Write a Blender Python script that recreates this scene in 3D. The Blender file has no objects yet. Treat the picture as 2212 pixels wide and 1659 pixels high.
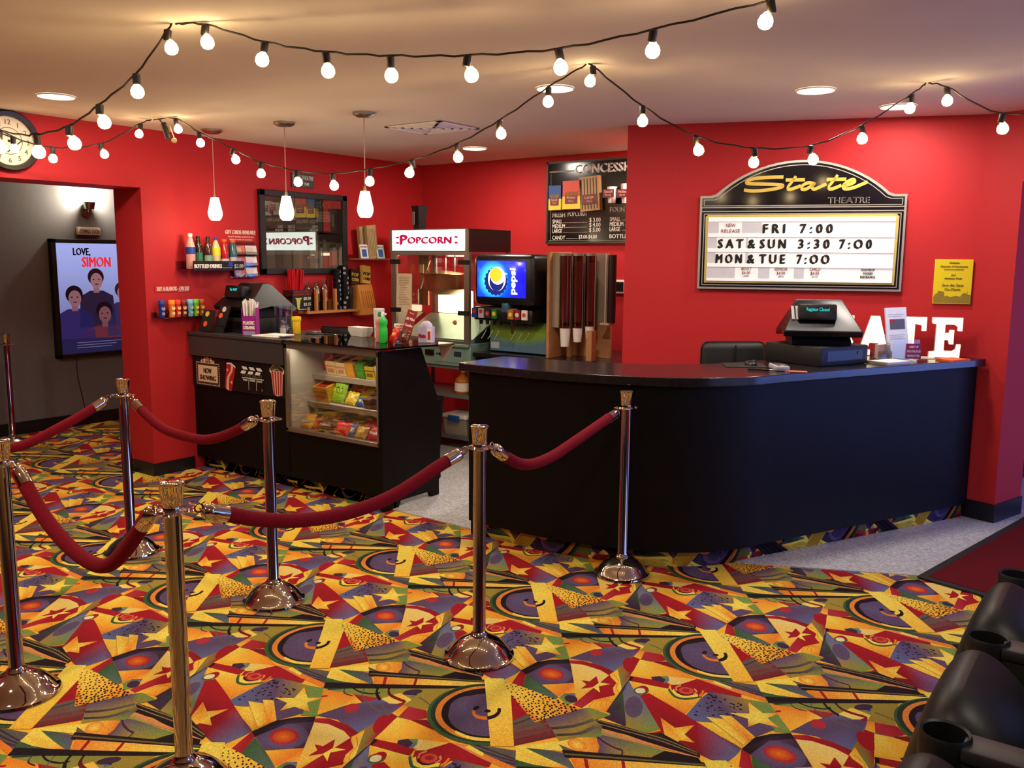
import bpy, bmesh, math, random
from mathutils import Vector, Matrix
random.seed(7)
S=bpy.context.scene; COL=S.collection
# ------------------------------------------------ camera, world, exposure, light
FPX=1900.0; CAMH=1.70; YAW=36.0; PITCH=8.12; ROLL=0.45
cd=bpy.data.cameras.new('camera'); cam=bpy.data.objects.new('camera',cd); COL.objects.link(cam)
cd.sensor_fit='HORIZONTAL'; cd.sensor_width=36.0; cd.lens=FPX*36.0/2212.0; cd.clip_start=.05; cd.clip_end=60
def _cam():
    th,p,r=[math.radians(v) for v in (YAW,PITCH,ROLL)]
    f=Vector((-math.sin(th)*math.cos(p),math.cos(th)*math.cos(p),-math.sin(p)))
    rt=Vector((math.cos(th),math.sin(th),0)); up=rt.cross(f)
    r2=math.cos(r)*rt+math.sin(r)*up; u2=-math.sin(r)*rt+math.cos(r)*up
    m=Matrix((r2,u2,-f)).transposed().to_4x4(); m.translation=Vector((0,0,CAMH)); return m
cam.matrix_world=_cam(); S.camera=cam
S.view_settings.view_transform='Standard'; S.view_settings.look='None'; S.view_settings.gamma=1.0
S.view_settings.use_curve_mapping=False; S.view_settings.exposure=-0.1
w=bpy.data.worlds.new('World'); S.world=w; w.use_nodes=True
w.node_tree.nodes['Background'].inputs[0].default_value=(.9,.85,.8,1); w.node_tree.nodes['Background'].inputs[1].default_value=0.03
S.cycles.use_denoising=True; S.cycles.max_bounces=8; S.cycles.transparent_max_bounces=16
S.cycles.caustics_reflective=False; S.cycles.caustics_refractive=False; S.cycles.sample_clamp_indirect=6.0
S.cycles.use_light_tree=True
K_CAN=25.0       # recessed can lights, watts each
K_BULB=31.0      # festoon bulb emission
K_PEND=9.0       # pendant shade emission
K_WIN=6.5        # daylight window emission
ZC=2.632; X1=-6.164; Y2=6.9
def area(name,loc,size,power,col,rot=(0,0,0),shape='DISK',spread=180,size_y=None):
    l=bpy.data.lights.new(name,'AREA'); l.shape=shape; l.size=size; l.energy=power; l.color=col; l.spread=math.radians(spread)
    if size_y: l.size_y=size_y
    o=bpy.data.objects.new(name,l); o.location=loc; o.rotation_euler=rot; COL.objects.link(o); return o
CANS=[(-5.362,2.767),(-2.774,4.2),(-4.817,6.058),(-1.61,5.038),(-1.359,5.825)]
CANS_OFF=[(-3.3,6.6),(-.9,.6),(.9,2.4),(-3.2,.5),(-5.2,.4)]     # first added to brighten the back; the rest continue the grid behind the camera
for i,(x,y) in enumerate(CANS+CANS_OFF):
    area('can_lamp',(x,y,ZC-.012),.17,K_CAN*(.62 if i in (3,4) else 1.0),(1.0,.88,.74) if i not in (3,4) else (1.0,.90,.80))
# ------------------------------------------------ helpers
def lin(c):
    c=[v/255.0 for v in c[:3]]
    return tuple(v/12.92 if v<=.04045 else ((v+.055)/1.055)**2.4 for v in c)
def mat(name,col,rough=.5,metal=0.0,emit=0.0,ecol=None,noise=.06,nscale=30.0,bump=0.0,trans=0.0,alpha=1.0,spec=.5,coat=0.0,ior=1.45,stretch=None):
    m=bpy.data.materials.new(name); m.use_nodes=True; nt=m.node_tree; b=nt.nodes['Principled BSDF']
    c=lin(col); b.inputs['Roughness'].default_value=rough; b.inputs['Metallic'].default_value=metal
    b.inputs['Specular IOR Level'].default_value=spec; b.inputs['IOR'].default_value=ior
    b.inputs['Coat Weight'].default_value=coat; b.inputs['Coat Roughness'].default_value=.1
    b.inputs['Transmission Weight'].default_value=trans; b.inputs['Alpha'].default_value=alpha
    tc=nt.nodes.new('ShaderNodeTexCoord'); nz=nt.nodes.new('ShaderNodeTexNoise'); nz.inputs['Scale'].default_value=nscale; nz.inputs['Detail'].default_value=3
    src=tc.outputs['Object']
    if stretch:
        mp=nt.nodes.new('ShaderNodeMapping'); mp.inputs['Scale'].default_value=stretch; nt.links.new(src,mp.inputs[0]); src=mp.outputs[0]
    nt.links.new(src,nz.inputs['Vector'])
    mx=nt.nodes.new('ShaderNodeMix'); mx.data_type='RGBA'
    mx.inputs['A'].default_value=tuple(min(1,v*(1-noise*1.5)) for v in c)+(1,); mx.inputs['B'].default_value=tuple(min(1,v*(1+noise*1.5)) for v in c)+(1,)
    nt.links.new(nz.outputs['Fac'],mx.inputs['Factor']); nt.links.new(mx.outputs['Result'],b.inputs['Base Color'])
    if bump:
        bp=nt.nodes.new('ShaderNodeBump'); bp.inputs['Strength'].default_value=bump; bp.inputs['Distance'].default_value=.004
        nt.links.new(nz.outputs['Fac'],bp.inputs['Height']); nt.links.new(bp.outputs[0],b.inputs['Normal'])
    if emit:
        b.inputs['Emission Color'].default_value=lin(ecol or col)+(1,); b.inputs['Emission Strength'].default_value=emit
    return m
def pane(name,tint=(255,255,255),gloss=.08,rough=.02):
    m=bpy.data.materials.new(name); m.use_nodes=True; nt=m.node_tree; nt.nodes.clear()
    o=nt.nodes.new('ShaderNodeOutputMaterial'); t=nt.nodes.new('ShaderNodeBsdfTransparent'); t.inputs[0].default_value=lin(tint)+(1,)
    g=nt.nodes.new('ShaderNodeBsdfGlossy'); g.inputs['Roughness'].default_value=rough
    lw=nt.nodes.new('ShaderNodeLayerWeight'); lw.inputs['Blend'].default_value=.25
    mr=nt.nodes.new('ShaderNodeMapRange'); mr.inputs['To Min'].default_value=gloss; mr.inputs['To Max'].default_value=.7
    nt.links.new(lw.outputs['Fresnel'],mr.inputs['Value'])
    x=nt.nodes.new('ShaderNodeMixShader'); nt.links.new(mr.outputs[0],x.inputs[0]); nt.links.new(t.outputs[0],x.inputs[1]); nt.links.new(g.outputs[0],x.inputs[2])
    nt.links.new(x.outputs[0],o.inputs[0]); return m
_C={}
def C(r,g,b,rough=.5,**k):
    key=(r,g,b,rough,tuple(sorted(k.items())))
    if key not in _C: _C[key]=mat('paint_%d_%d_%d'%(r,g,b),(r,g,b),rough,**k)
    return _C[key]
class MB:
    def __init__(s): s.bm=bmesh.new(); s.mats=[]; s.cur=0
    def m(s,mt):
        if mt not in s.mats: s.mats.append(mt)
        s.cur=s.mats.index(mt); return s
    def _v(s,pts): return [s.bm.verts.new(p) for p in pts]
    def face(s,pts,smooth=False):
        f=s.bm.faces.new(s._v(pts)); f.material_index=s.cur; f.smooth=smooth; return f
    def box(s,x0,x1,y0,y1,z0,z1,M=None):
        p=[(x,y,z) for z in (z0,z1) for y in (y0,y1) for x in (x0,x1)]
        if M is not None: p=[M@Vector(q) for q in p]
        v=s._v(p)
        for a in ((0,2,3,1),(4,5,7,6),(0,1,5,4),(2,6,7,3),(0,4,6,2),(1,3,7,5)):
            s.bm.faces.new([v[i] for i in a]).material_index=s.cur
        return s
    def cbox(s,c,sz,rz=0,rx=0,ry=0):
        M=Matrix.Translation(c)@Matrix.Rotation(rz,4,'Z')@Matrix.Rotation(rx,4,'X')@Matrix.Rotation(ry,4,'Y')
        return s.box(-sz[0]/2,sz[0]/2,-sz[1]/2,sz[1]/2,-sz[2]/2,sz[2]/2,M)
    def rbox(s,x0,x1,y0,y1,z0,z1,r=.01,seg=2,M=None):
        b=bmesh.new(); bmesh.ops.create_cube(b,size=1)
        for v in b.verts: v.co=Vector(((x0+x1)/2+v.co.x*(x1-x0),(y0+y1)/2+v.co.y*(y1-y0),(z0+z1)/2+v.co.z*(z1-z0)))
        bmesh.ops.bevel(b,geom=b.edges[:]+b.verts[:],offset=r,segments=seg,profile=.5,affect='EDGES')
        return s.add(b,M)
    def add(s,b,M=None,smooth=True):
        mp={}
        for v in b.verts: mp[v]=s.bm.verts.new(M@v.co if M is not None else v.co)
        for f in b.faces:
            try: g=s.bm.faces.new([mp[v] for v in f.verts])
            except ValueError: continue
            g.material_index=s.cur; g.smooth=smooth
        b.free(); return s
    def lathe(s,prof,x=0,y=0,z=0,seg=20,M=None,smooth=True):
        rings=[]
        for r,h in prof:
            if r<1e-6: rings.append([s.bm.verts.new(M@Vector((x,y,z+h)) if M is not None else (x,y,z+h))])
            else:
                ring=[]
                for i in range(seg):
                    a=2*math.pi*i/seg; p=Vector((x+r*math.cos(a),y+r*math.sin(a),z+h)); ring.append(s.bm.verts.new(M@p if M is not None else p))
                rings.append(ring)
        for a,b in zip(rings,rings[1:]):
            for i in range(seg):
                j=(i+1)%seg
                vs=[a[i] if len(a)>1 else a[0],a[j] if len(a)>1 else a[0],b[j] if len(b)>1 else b[0],b[i] if len(b)>1 else b[0]]
                u=[]
                for q in vs:
                    if q not in u: u.append(q)
                if len(u)>2:
                    f=s.bm.faces.new(u); f.material_index=s.cur; f.smooth=smooth
        return s
    def cyl(s,p0,p1,r0,r1=None,seg=14,cap=True,smooth=True):
        r1=r0 if r1 is None else r1; p0=Vector(p0); p1=Vector(p1); d=p1-p0; L=d.length
        M=Matrix.Translation(p0)@d.to_track_quat('Z','Y').to_matrix().to_4x4()
        pr=[(r0,0),(r1,L)]
        if cap: pr=[(0,0)]+pr+[(0,L)]
        return s.lathe(pr,seg=seg,M=M,smooth=smooth)
    def tube(s,pts,r,seg=8,cap=True):
        pts=[Vector(p) for p in pts]; n=len(pts); rings=[]; up=Vector((0,0,1))
        for i,p in enumerate(pts):
            d=(pts[min(i+1,n-1)]-pts[max(i-1,0)]).normalized()
            a=d.cross(up)
            if a.length<.05: a=d.cross(Vector((1,0,0)))
            a.normalize(); b=a.cross(d).normalized()
            rr=r[i] if isinstance(r,(list,tuple)) else r
            rings.append([s.bm.verts.new(p+a*rr*math.cos(t)+b*rr*math.sin(t)) for t in [2*math.pi*k/seg for k in range(seg)]])
        for A,B in zip(rings,rings[1:]):
            for i in range(seg):
                f=s.bm.faces.new([A[i],A[(i+1)%seg],B[(i+1)%seg],B[i]]); f.material_index=s.cur; f.smooth=True
        if cap:
            for R in (rings[0],rings[-1][::-1]):
                s.bm.faces.new(R).material_index=s.cur
        return s
    def torus(s,c,R,r,ax='Z',seg=18,rs=8,M=None):
        pts=[]
        for i in range(seg):
            a=2*math.pi*i/seg; row=[]
            for j in range(rs):
                t=2*math.pi*j/rs; q=Vector(((R+r*math.cos(t))*math.cos(a),(R+r*math.cos(t))*math.sin(a),r*math.sin(t)))
                if ax=='Y': q=Vector((q.x,q.z,q.y))
                if ax=='X': q=Vector((q.z,q.x,q.y))
                q=q+Vector(c); row.append(s.bm.verts.new(M@q if M is not None else q))
            pts.append(row)
        for i in range(seg):
            for j in range(rs):
                f=s.bm.faces.new([pts[i][j],pts[(i+1)%seg][j],pts[(i+1)%seg][(j+1)%rs],pts[i][(j+1)%rs]]); f.material_index=s.cur; f.smooth=True
        return s
    def ball(s,c,r,seg=16,rings=10,sc=(1,1,1),M=None):
        b=bmesh.new(); bmesh.ops.create_uvsphere(b,u_segments=seg,v_segments=rings,radius=r)
        for v in b.verts: v.co=Vector((v.co.x*sc[0],v.co.y*sc[1],v.co.z*sc[2]))+Vector(c)
        return s.add(b,M)
    def xz(s,poly,y0,y1):
        """poly in local x,z extruded from front y0 to back y1"""
        a=[s.bm.verts.new((x,y0,z)) for x,z in poly]; b=[s.bm.verts.new((x,y1,z)) for x,z in poly]; n=len(poly)
        s.bm.faces.new(a).material_index=s.cur; s.bm.faces.new(b[::-1]).material_index=s.cur
        for i in range(n):
            s.bm.faces.new([a[i],b[i],b[(i+1)%n],a[(i+1)%n]]).material_index=s.cur
        return s
    def yz(s,poly,x0,x1):
        a=[s.bm.verts.new((x0,y,z)) for y,z in poly]; b=[s.bm.verts.new((x1,y,z)) for y,z in poly]; n=len(poly)
        s.bm.faces.new(a).material_index=s.cur; s.bm.faces.new(b[::-1]).material_index=s.cur
        for i in range(n):
            s.bm.faces.new([a[i],b[i],b[(i+1)%n],a[(i+1)%n]]).material_index=s.cur
        return s
    def xy(s,poly,z0,z1):
        a=[s.bm.verts.new((x,y,z0)) for x,y in poly]; b=[s.bm.verts.new((x,y,z1)) for x,y in poly]; n=len(poly)
        s.bm.faces.new(a[::-1]).material_index=s.cur; s.bm.faces.new(b).material_index=s.cur
        for i in range(n):
            s.bm.faces.new([a[i],a[(i+1)%n],b[(i+1)%n],b[i]]).material_index=s.cur
        return s
    def text(s,txt,x,z,size,y=0,wid=None,al='C',shear=0.0,bold=0.0,ext=.0012,M=None,rot=0,mirror=False):
        """lettering facing local -y; (x,z) = anchor on the baseline"""
        cu=bpy.data.curves.new('lettering','FONT'); cu.body=txt; cu.size=size; cu.shear=shear; cu.extrude=ext
        cu.resolution_u=2; cu.align_x='LEFT'
        ob=bpy.data.objects.new('lettering',cu); me=bpy.data.meshes.new_from_object(ob)
        xs=[v.co.x for v in me.vertices]
        if xs:
            a,b=min(xs),max(xs); k=(wid/(b-a)) if wid else 1.0; W=(b-a)*k
            off={'C':-W/2,'L':0,'R':-W}[al]; vs=[]; cr,sr=math.cos(rot),math.sin(rot)
            for ds in ((0.0,),(-1.5,-.75,0.0,.75,1.5))[bold>0]:
                vs=[]
                for v in me.vertices:
                    px=(v.co.x-a)*k+off+ds*bold*size; pz=v.co.y+ds*bold*size*.5
                    px,pz=px*cr-pz*sr,px*sr+pz*cr
                    q=Vector((x+px,y-v.co.z-abs(ds)*.0001,z+pz)); vs.append(s.bm.verts.new(M@q if M is not None else q))
                for p in me.polygons:
                    try: s.bm.faces.new([vs[i] for i in p.vertices]).material_index=s.cur
                    except ValueError: pass
        bpy.data.objects.remove(ob); bpy.data.curves.remove(cu); bpy.data.meshes.remove(me); return s
    def obj(s,name,m=None,parent=None,loc=None,rz=0,bev=0,fixn=True,label=None):
        if m is not None:
            if not s.mats: s.mats=[m]
        if fixn: bmesh.ops.recalc_face_normals(s.bm,faces=s.bm.faces[:])
        me=bpy.data.meshes.new(name); s.bm.to_mesh(me); s.bm.free(); me.set_sharp_from_angle(angle=math.radians(42))
        for q in s.mats: me.materials.append(q)
        o=bpy.data.objects.new(name,me); COL.objects.link(o)
        if parent is not None: o.parent=parent
        if loc is not None: o.location=loc
        if rz: o.rotation_euler=(0,0,rz)
        if bev:
            b=o.modifiers.new('bevel','BEVEL'); b.width=bev; b.segments=2; b.limit_method='ANGLE'
        if label: o['label']=label
        return o
def tag(o,label=None,cat=None,group=None,kind=None):
    if label: o['label']=label
    if cat: o['category']=cat
    if group: o['group']=group
    if kind: o['kind']=kind
    return o
def thing(name,label,cat,loc=(0,0,0),rz=0.0,group=None):
    o=bpy.data.objects.new(name,None); o.empty_display_size=.05; COL.objects.link(o); o.location=loc; o.rotation_euler=(0,0,math.radians(rz))
    return tag(o,label,cat,group)
def dup(root,loc,rz=None,label=None,group=None):
    def cp(o,par):
        c=o.copy(); COL.objects.link(c)
        if par is not None: c.parent=par
        for ch in list(o.children): cp(ch,c)
        return c
    r=cp(root,None); r.location=loc
    if rz is not None: r.rotation_euler=(0,0,math.radians(rz))
    if label: r['label']=label
    if group: r['group']=group
    return r
def struct(mb,name,m,**k): return tag(mb.obj(name,m,**k),kind='structure')
# ------------------------------------------------ shared materials
RED=mat('red_wall_paint',(186,38,42),.6,noise=.05,nscale=60,bump=.05,spec=.3)
CEIL=mat('ceiling_paint',(222,210,198),.85,noise=.04,nscale=2.2,bump=.03)
GREYW=mat('grey_wall_paint',(116,118,124),.75,noise=.05,nscale=20)
BASE=mat('black_vinyl_base',(20,22,30),.4,noise=.1)
BLK=mat('black_laminate',(15,12,13),.5,noise=.3,nscale=6,spec=.16)
BTOP=mat('black_stone_top',(34,30,32),.19,noise=.4,nscale=45,spec=.5)
GREYL=mat('charcoal_laminate',(62,58,58),.38,noise=.1,nscale=60)
CHROME=mat('polished_chrome',(206,200,192),.045,1.0,noise=.01)
STEEL=mat('brushed_steel',(170,168,160),.28,1.0,noise=.08,nscale=14)
ALU=mat('aluminium_trim',(150,140,128),.4,.8,noise=.05)
BPL=mat('black_plastic',(14,14,16),.35,noise=.2)
BPLM=mat('matte_black_plastic',(22,21,22),.55,noise=.2)
WHITE=mat('white_plastic',(236,232,226),.45,noise=.03)
PAPER=mat('white_paper',(240,236,226),.7,noise=.03)
VELV=mat('red_velvet',(118,8,26),.9,noise=.25,nscale=120,bump=.3,spec=.2)
WOOD=mat('pine_wood',(196,128,74),.5,noise=.22,nscale=9,stretch=(8,8,1))
GLASS=pane('clear_glass'); ACRYL=pane('clear_acrylic',(244,246,250),.1)
BROWNAC=pane('smoked_acrylic',(206,166,154),.10,.12)
WIRE=mat('dark_wire',(30,20,16),.5); SOCK=mat('dark_socket',(30,24,20),.5)
BULBM=mat('lit_frosted_bulb',(255,238,205),.4,emit=K_BULB,ecol=(255,220,160),noise=.01)
PENDM=mat('lit_opal_shade',(255,244,225),.4,emit=K_PEND,ecol=(255,222,165),noise=.01)
CANM=mat('lit_can_lens',(255,250,240),.5,emit=9,ecol=(255,236,208),noise=.01)
INK=mat('black_ink',(18,16,16),.5); WINK=mat('white_lettering',(240,236,226),.5,noise=.02); RINK=mat('maroon_ink',(120,26,34),.5)
GOLD=mat('gold_leaf',(206,170,62),.35,.25,noise=.05)
# ------------------------------------------------ carpet laid over the lobby and hall
CPAL=[(122,150,74),(164,140,54),(166,30,40),(176,50,60),(240,136,44),(248,226,92),(248,192,62),(96,76,108),(100,108,152),(238,214,124),(68,46,68),(38,28,32),(100,96,84),(130,28,36),(92,112,104),(196,56,50),(170,52,66),(236,128,30),(200,66,44),(64,96,58),(98,84,110),(100,70,105),(110,50,72),(236,228,176),(226,146,92),(214,80,60),(214,90,64),(190,50,50),(62,52,50),(34,28,48),(70,52,44),(150,130,84),(64,50,56),(80,60,64),(110,90,84),(110,80,80),(96,60,66),(110,90,70),(46,60,44),(110,100,56),(232,140,56),(98,88,120),(230,130,50)]
CARPET=[
('P',[330,331,651,77,538,13,450,-63,430,0,427,24,340,121],[0,1,1,1,1,1,0]),
('P',[356,244,410,137,377,105,338,123],[2,3,3,2]),
('P',[323,322,370,218,343,123,248,118,170,109],[4,4,5,6,6]),
('S',[275,255,293,248,285,267,303,260],[2]),
('P',[168,107,288,134,398,124,439,35,384,-4,185,-107,171,-102,198,30],[7,7,8,7,8,8,7,7]),
('F',[290,101,308,87,298,77,287,69,277,65,268,64,261,67,257,73,256,82,258,92,264,104,272,115,283,125,294,132,304,137,314,138,321,135,325,129,325,120,323,109,317,98],[3,3]),
('P',[412,124,493,139,481,55,439,33,405,65],[5,6,5,9,9]),
('S',[381,293,372,279,359,261,350,242,350,226,353,212,355,202,386,294,377,281,365,264,358,249,357,234,360,220,363,210],[10]),
('S',[400,272,398,258,395,238,395,220,399,203,406,188,414,178,424,174,434,174,441,175,410,281,407,266,404,247,404,229,409,213,416,198,423,188,433,184,442,185,449,186],[11]),
('S',[431,254,418,238,399,214,382,189,370,163,360,136,353,110,345,83,340,56,337,32,338,11,341,-5,344,-21,345,-36,346,-50,347,-64,350,-80,354,-95,361,-108,375,-116,391,-121,402,-123,436,253,422,237,405,216,390,194,379,170,370,144,362,118,355,91,350,64,347,41,348,21,351,4,354,-12,355,-27,355,-41,357,-55,360,-71,364,-86,371,-98,384,-106,400,-111,411,-114],[12]),
('S',[384,80,378,68,370,51,362,34,357,16,354,-1,352,-12,393,85,386,73,378,57,371,41,366,24,363,7,361,-5],[12]),
('S',[465,231,454,217,438,196,423,173,410,148,400,124,394,107,475,230,464,217,450,200,439,182,428,161,418,137,412,120],[11]),
('S',[492,207,481,191,466,170,453,148,447,129,444,112,443,95,444,74,445,54,444,42,448,50,435,50,426,50,504,211,493,196,479,177,470,159,464,144,462,128,461,111,461,91,463,70,459,51,435,32,420,31,411,32],[11,2]),
('P',[490,123,528,137,495,76,523,83,530,121],[8]),
('F',[528,119,557,107,549,100,539,96,529,94,518,94,508,97,500,102,495,109,493,117,495,124,500,132,507,138,517,143,528,145,538,144,548,141,556,136,561,130,563,122,562,114],[10,10]),
('S',[508,59,507,49,505,35,503,20,499,3,495,-14,491,-26,516,66,515,56,513,42,511,27,507,10,502,-8,499,-20],[12]),
('P',[429,1027,434,1004,355,941,357,980],[4,4,6,6]),
('P',[434,1004,455,937,413,876,366,893,358,943],[3,2,2,3,3]),
('P',[366,893,406,865,366,768],[13]),
('P',[359,982,353,943,194,821,52,711,93,771,145,869,194,898],[2,2,2,0,0,1,1]),
('F',[277,915,318,931,295,901,268,874,244,855,227,848,219,854,223,872,237,898,260,929,287,957,312,976,330,984,338,978,334,959],[2,2]),
('P',[350,940,365,891,365,775,341,655,274,717,243,772,189,815],[5,6,4,4,5,6,6]),
('P',[132,1052,157,1015,160,930,140,860,51,810,-107,744,-9,871],[9,9,9,9,5,6,6]),
('P',[154,1085,185,1056,196,970,181,885,139,860,158,930,156,1013,132,1052],[3,2,2,13,2,2,2,2]),
('P',[1145,869,1059,822,841,702,840,658,920,693,1000,685,1098,779],[2,2,3,3,2,2,2]),
('P',[148,872,210,900,78,737,26,686,19,709,56,754,102,787,129,845],[6,6,5,6,6,5,6,6]),
('S',[156,862,146,843,132,818,119,797,104,783,87,771,69,755,54,735,41,715,32,702,162,866,152,847,138,821,122,797,103,779,86,766,71,753,58,736,45,717,37,703],[4]),
('P',[840,658,923,696,1006,691,1001,678,875,585,856,647],[5,6,6,6,4,6]),
('S',[865,653,881,663,902,677,924,686,948,685,972,680,989,676,867,657,883,668,905,682,928,691,952,691,976,685,993,681],[4]),
('S',[881,643,895,655,915,670,933,678,949,675,962,664,971,657,882,647,897,659,917,674,937,684,953,680,967,670,976,662],[4]),
('S',[896,634,910,647,929,663,942,671,949,664,952,649,954,638,896,637,910,650,930,667,946,676,954,669,957,654,959,643],[4]),
('S',[912,624,925,639,942,656,952,664,950,654,943,634,937,620,911,626,924,640,942,659,956,669,955,658,947,638,942,623],[4]),
('P',[32,882,44,855,101,885,57,824,10,800,-32,810,13,835],[2]),
('P',[61,825,78,790,31,795,-11,741,10,800],[5]),
('P',[898,923,994,876,921,784,861,798],[6,4,6,4]),
('P',[852,783,896,805,923,788,874,718,825,708],[0,14,8,0,0]),
('F',[875,750,899,754,891,738,880,725,868,716,857,715,850,720,848,731,851,746,859,762,870,775,882,784,893,786,900,780,902,769],[10,10]),
('P',[934,53,963,64,1065,99,1144,70,993,-126,899,-75],[7,10,7,10,10,7]),
('F',[-1,997,61,966,41,937,17,914,-8,899,-32,893,-53,898,-69,912,-79,934,-81,962,-75,994,-62,1027,-43,1057,-19,1082,7,1099,32,1106,55,1101,72,1087,81,1063,82,1033,75,1000],[8,7]),
('F',[999,997,1038,978,1025,959,1010,943,994,933,978,930,965,932,955,941,949,955,948,974,952,994,961,1016,973,1035,989,1051,1005,1062,1021,1066,1035,1064,1045,1054,1051,1040,1051,1021,1047,999],[15,16]),
('F',[999,997,1029,982,1020,968,1009,957,996,950,985,948,974,950,967,957,962,968,961,981,963,996,969,1011,979,1025,990,1037,1002,1044,1014,1047,1025,1045,1033,1038,1037,1027,1038,1013,1035,998],[17,18]),
('P',[-52,94,53,138,110,130,162,97,134,58,61,92,-41,57,-70,45],[11,11,11,11,11,10,11,11]),
('P',[948,94,932,46,836,-54,833,-3],[2,2,2,3]),
('P',[930,1042,898,923,856,789,832,776,836,946],[19,19,14,14,19]),
('P',[1182,808,1159,766,1048,698,1008,645,826,443,829,544,872,562,875,585],[10,10,19,10,10,10,10,10]),
('P',[885,592,1053,705,1002,639,921,574],[10,19,19,10]),
('P',[1150,779,1135,737,1073,643,891,362,829,366,823,438,1048,698],[8,8,8,0,0,1,8]),
('F',[972,566,994,548,960,516,929,494,906,486,897,494,902,515,920,547,950,583,984,616,1017,640,1041,649,1051,641,1045,618,1024,584],[7,20]),
('P',[1069,641,1109,641,1025,348,950,96,911,74,830,41,812,49,824,144,835,279,887,360],[2,2,2,21,8,8,22,13,2,2]),
('P',[828,364,884,352,843,300,827,322],[4,2,2,2]),
('P',[150,779,166,703,188,635,216,513,48,419,107,639,73,643,95,700],[6,5,5,6,4,6,6,4]),
('F',[106,674,125,658,108,645,90,639,76,643,70,655,74,672,86,690,103,704,121,710,135,706,141,694,138,676],[0,19]),
('F',[122,684,137,672,119,658,102,654,93,661,95,677,107,696,126,710,143,714,152,707,149,691],[2,2]),
('F',[104,676,116,666,107,657,96,653,87,653,82,658,80,666,83,676,91,686,100,694,111,699,120,699,126,694,127,686,124,676],[23,23]),
('P',[193,806,217,744,231,671,188,635,154,773],[2]),
('P',[190,817,193,802,154,773,157,789],[11]),
('P',[283,734,339,653,249,645,226,656,247,709],[9,6,9,9,9]),
('P',[267,753,287,737,257,700,228,682,221,693],[0,0,8,8,0]),
('P',[235,764,265,755,254,715,223,692,216,739],[10]),
('P',[338,654,348,464,305,425,254,533,213,510,160,585,224,661,247,643],[2]),
('S',[180,629,168,611,152,585,140,561,137,542,140,526,148,514,166,507,189,504,205,502,194,635,182,617,167,593,157,572,154,555,157,541,164,530,181,523,204,520,220,518],[19]),
('S',[183,614,174,601,161,581,153,563,153,549,157,538,164,530,177,523,192,519,203,516,200,621,191,608,181,592,175,579,175,568,178,559,185,551,197,545,212,540,223,537],[5]),
('S',[188,597,183,587,177,574,173,562,174,553,178,547,184,542,192,540,201,540,208,540,196,602,192,592,185,580,182,569,183,562,187,555,192,551,200,549,209,549,216,549],[11]),
('F',[225,591,239,561,226,551,213,545,201,544,192,547,186,554,183,565,185,579,190,593,199,608,211,621,224,631,237,637,249,639,259,635,265,628,267,617,266,603,260,588,250,573],[3,2]),
('S',[200,604,206,612,213,621,217,625,224,628,234,629,241,629,191,602,197,610,207,622,221,635,234,640,244,641,252,641],[24]),
('S',[245,577,242,571,238,562,237,559,231,556,220,551,212,547,258,585,255,579,250,568,240,555,225,545,213,539,205,535],[24]),
('S',[261,554,252,547,240,537,232,531,227,529,221,527,216,526,262,546,253,538,240,528,226,518,215,513,208,511,203,510],[4]),
('F',[218,584,231,564,219,556,208,552,198,553,191,559,188,568,190,580,196,593,206,605,218,613,229,617,239,616,246,610,249,601,247,588,241,575],[25,26]),
('F',[220,586,228,574,219,568,210,567,205,571,203,579,206,589,213,598,222,604,230,605,236,601,238,593,235,583],[2,27]),
('P',[374,613,409,554,443,483,390,402,356,364,357,514],[12,1,12,7,7,7]),
('S',[380,589,382,567,385,538,388,507,390,473,392,440,394,416,387,598,389,576,392,547,394,516,397,482,399,448,400,425],[28]),
('S',[365,550,366,531,368,505,370,478,375,448,380,420,384,400,371,559,372,540,374,514,377,487,381,457,387,429,391,409],[28]),
('S',[350,513,350,496,351,472,353,448,360,424,369,400,375,383,356,521,356,504,357,481,360,457,366,433,375,409,381,393],[28]),
('P',[341,656,366,605,358,519,359,367,332,334,329,487],[24,4,4,4,4,24]),
('P',[348,596,368,599,361,523,342,504],[5]),
('P',[311,376,330,332,163,94,133,135,240,290,298,416],[0,0,0,0,0,1]),
('P',[40,407,196,497,269,529,295,454,304,399,242,288,149,148,53,138,141,314,54,313,21,342],[8,8,7,7,1,7,7,7,7,8,8]),
('F',[137,444,140,442,135,436,133,439,135,446,139,451,142,449],[29,29]),
('F',[244,499,246,497,241,491,239,492,242,500,247,507,249,505],[29,29]),
('F',[249,376,253,373,248,368,244,372,246,379,251,383,255,380],[29,29]),
('F',[236,480,240,477,234,471,230,474,233,482,239,488,242,486],[29,29]),
('F',[155,374,159,371,155,368,151,371,152,377,156,380,159,377],[29,29]),
('F',[203,378,206,376,202,373,200,375,201,380,205,383,207,381],[29,29]),
('F',[231,389,235,387,229,381,226,384,228,392,234,398,237,395],[29,29]),
('F',[162,319,165,316,160,311,157,313,159,321,164,326,167,324],[29,29]),
('F',[124,345,128,342,124,339,120,342,120,348,125,351,128,348],[29,29]),
('F',[249,386,252,383,248,379,245,382,246,388,250,392,254,390],[29,29]),
('F',[192,446,194,444,189,439,187,441,189,448,194,454,196,451],[29,29]),
('F',[146,336,150,333,144,327,141,330,143,339,148,344,152,342],[29,29]),
('F',[239,473,243,470,237,464,233,467,235,477,242,483,245,480],[29,29]),
('F',[226,366,229,363,225,360,221,363,222,369,227,372,230,370],[29,29]),
('F',[215,373,218,371,214,368,212,370,213,375,217,379,219,377],[29,29]),
('F',[90,409,93,407,89,404,86,406,87,411,91,415,94,413],[29,29]),
('F',[121,393,125,390,121,388,117,391,117,396,122,399,125,396],[29,29]),
('F',[245,504,248,501,244,497,240,500,241,507,246,511,250,508],[29,29]),
('F',[244,509,247,507,242,502,240,504,242,511,246,515,249,514],[29,29]),
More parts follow.
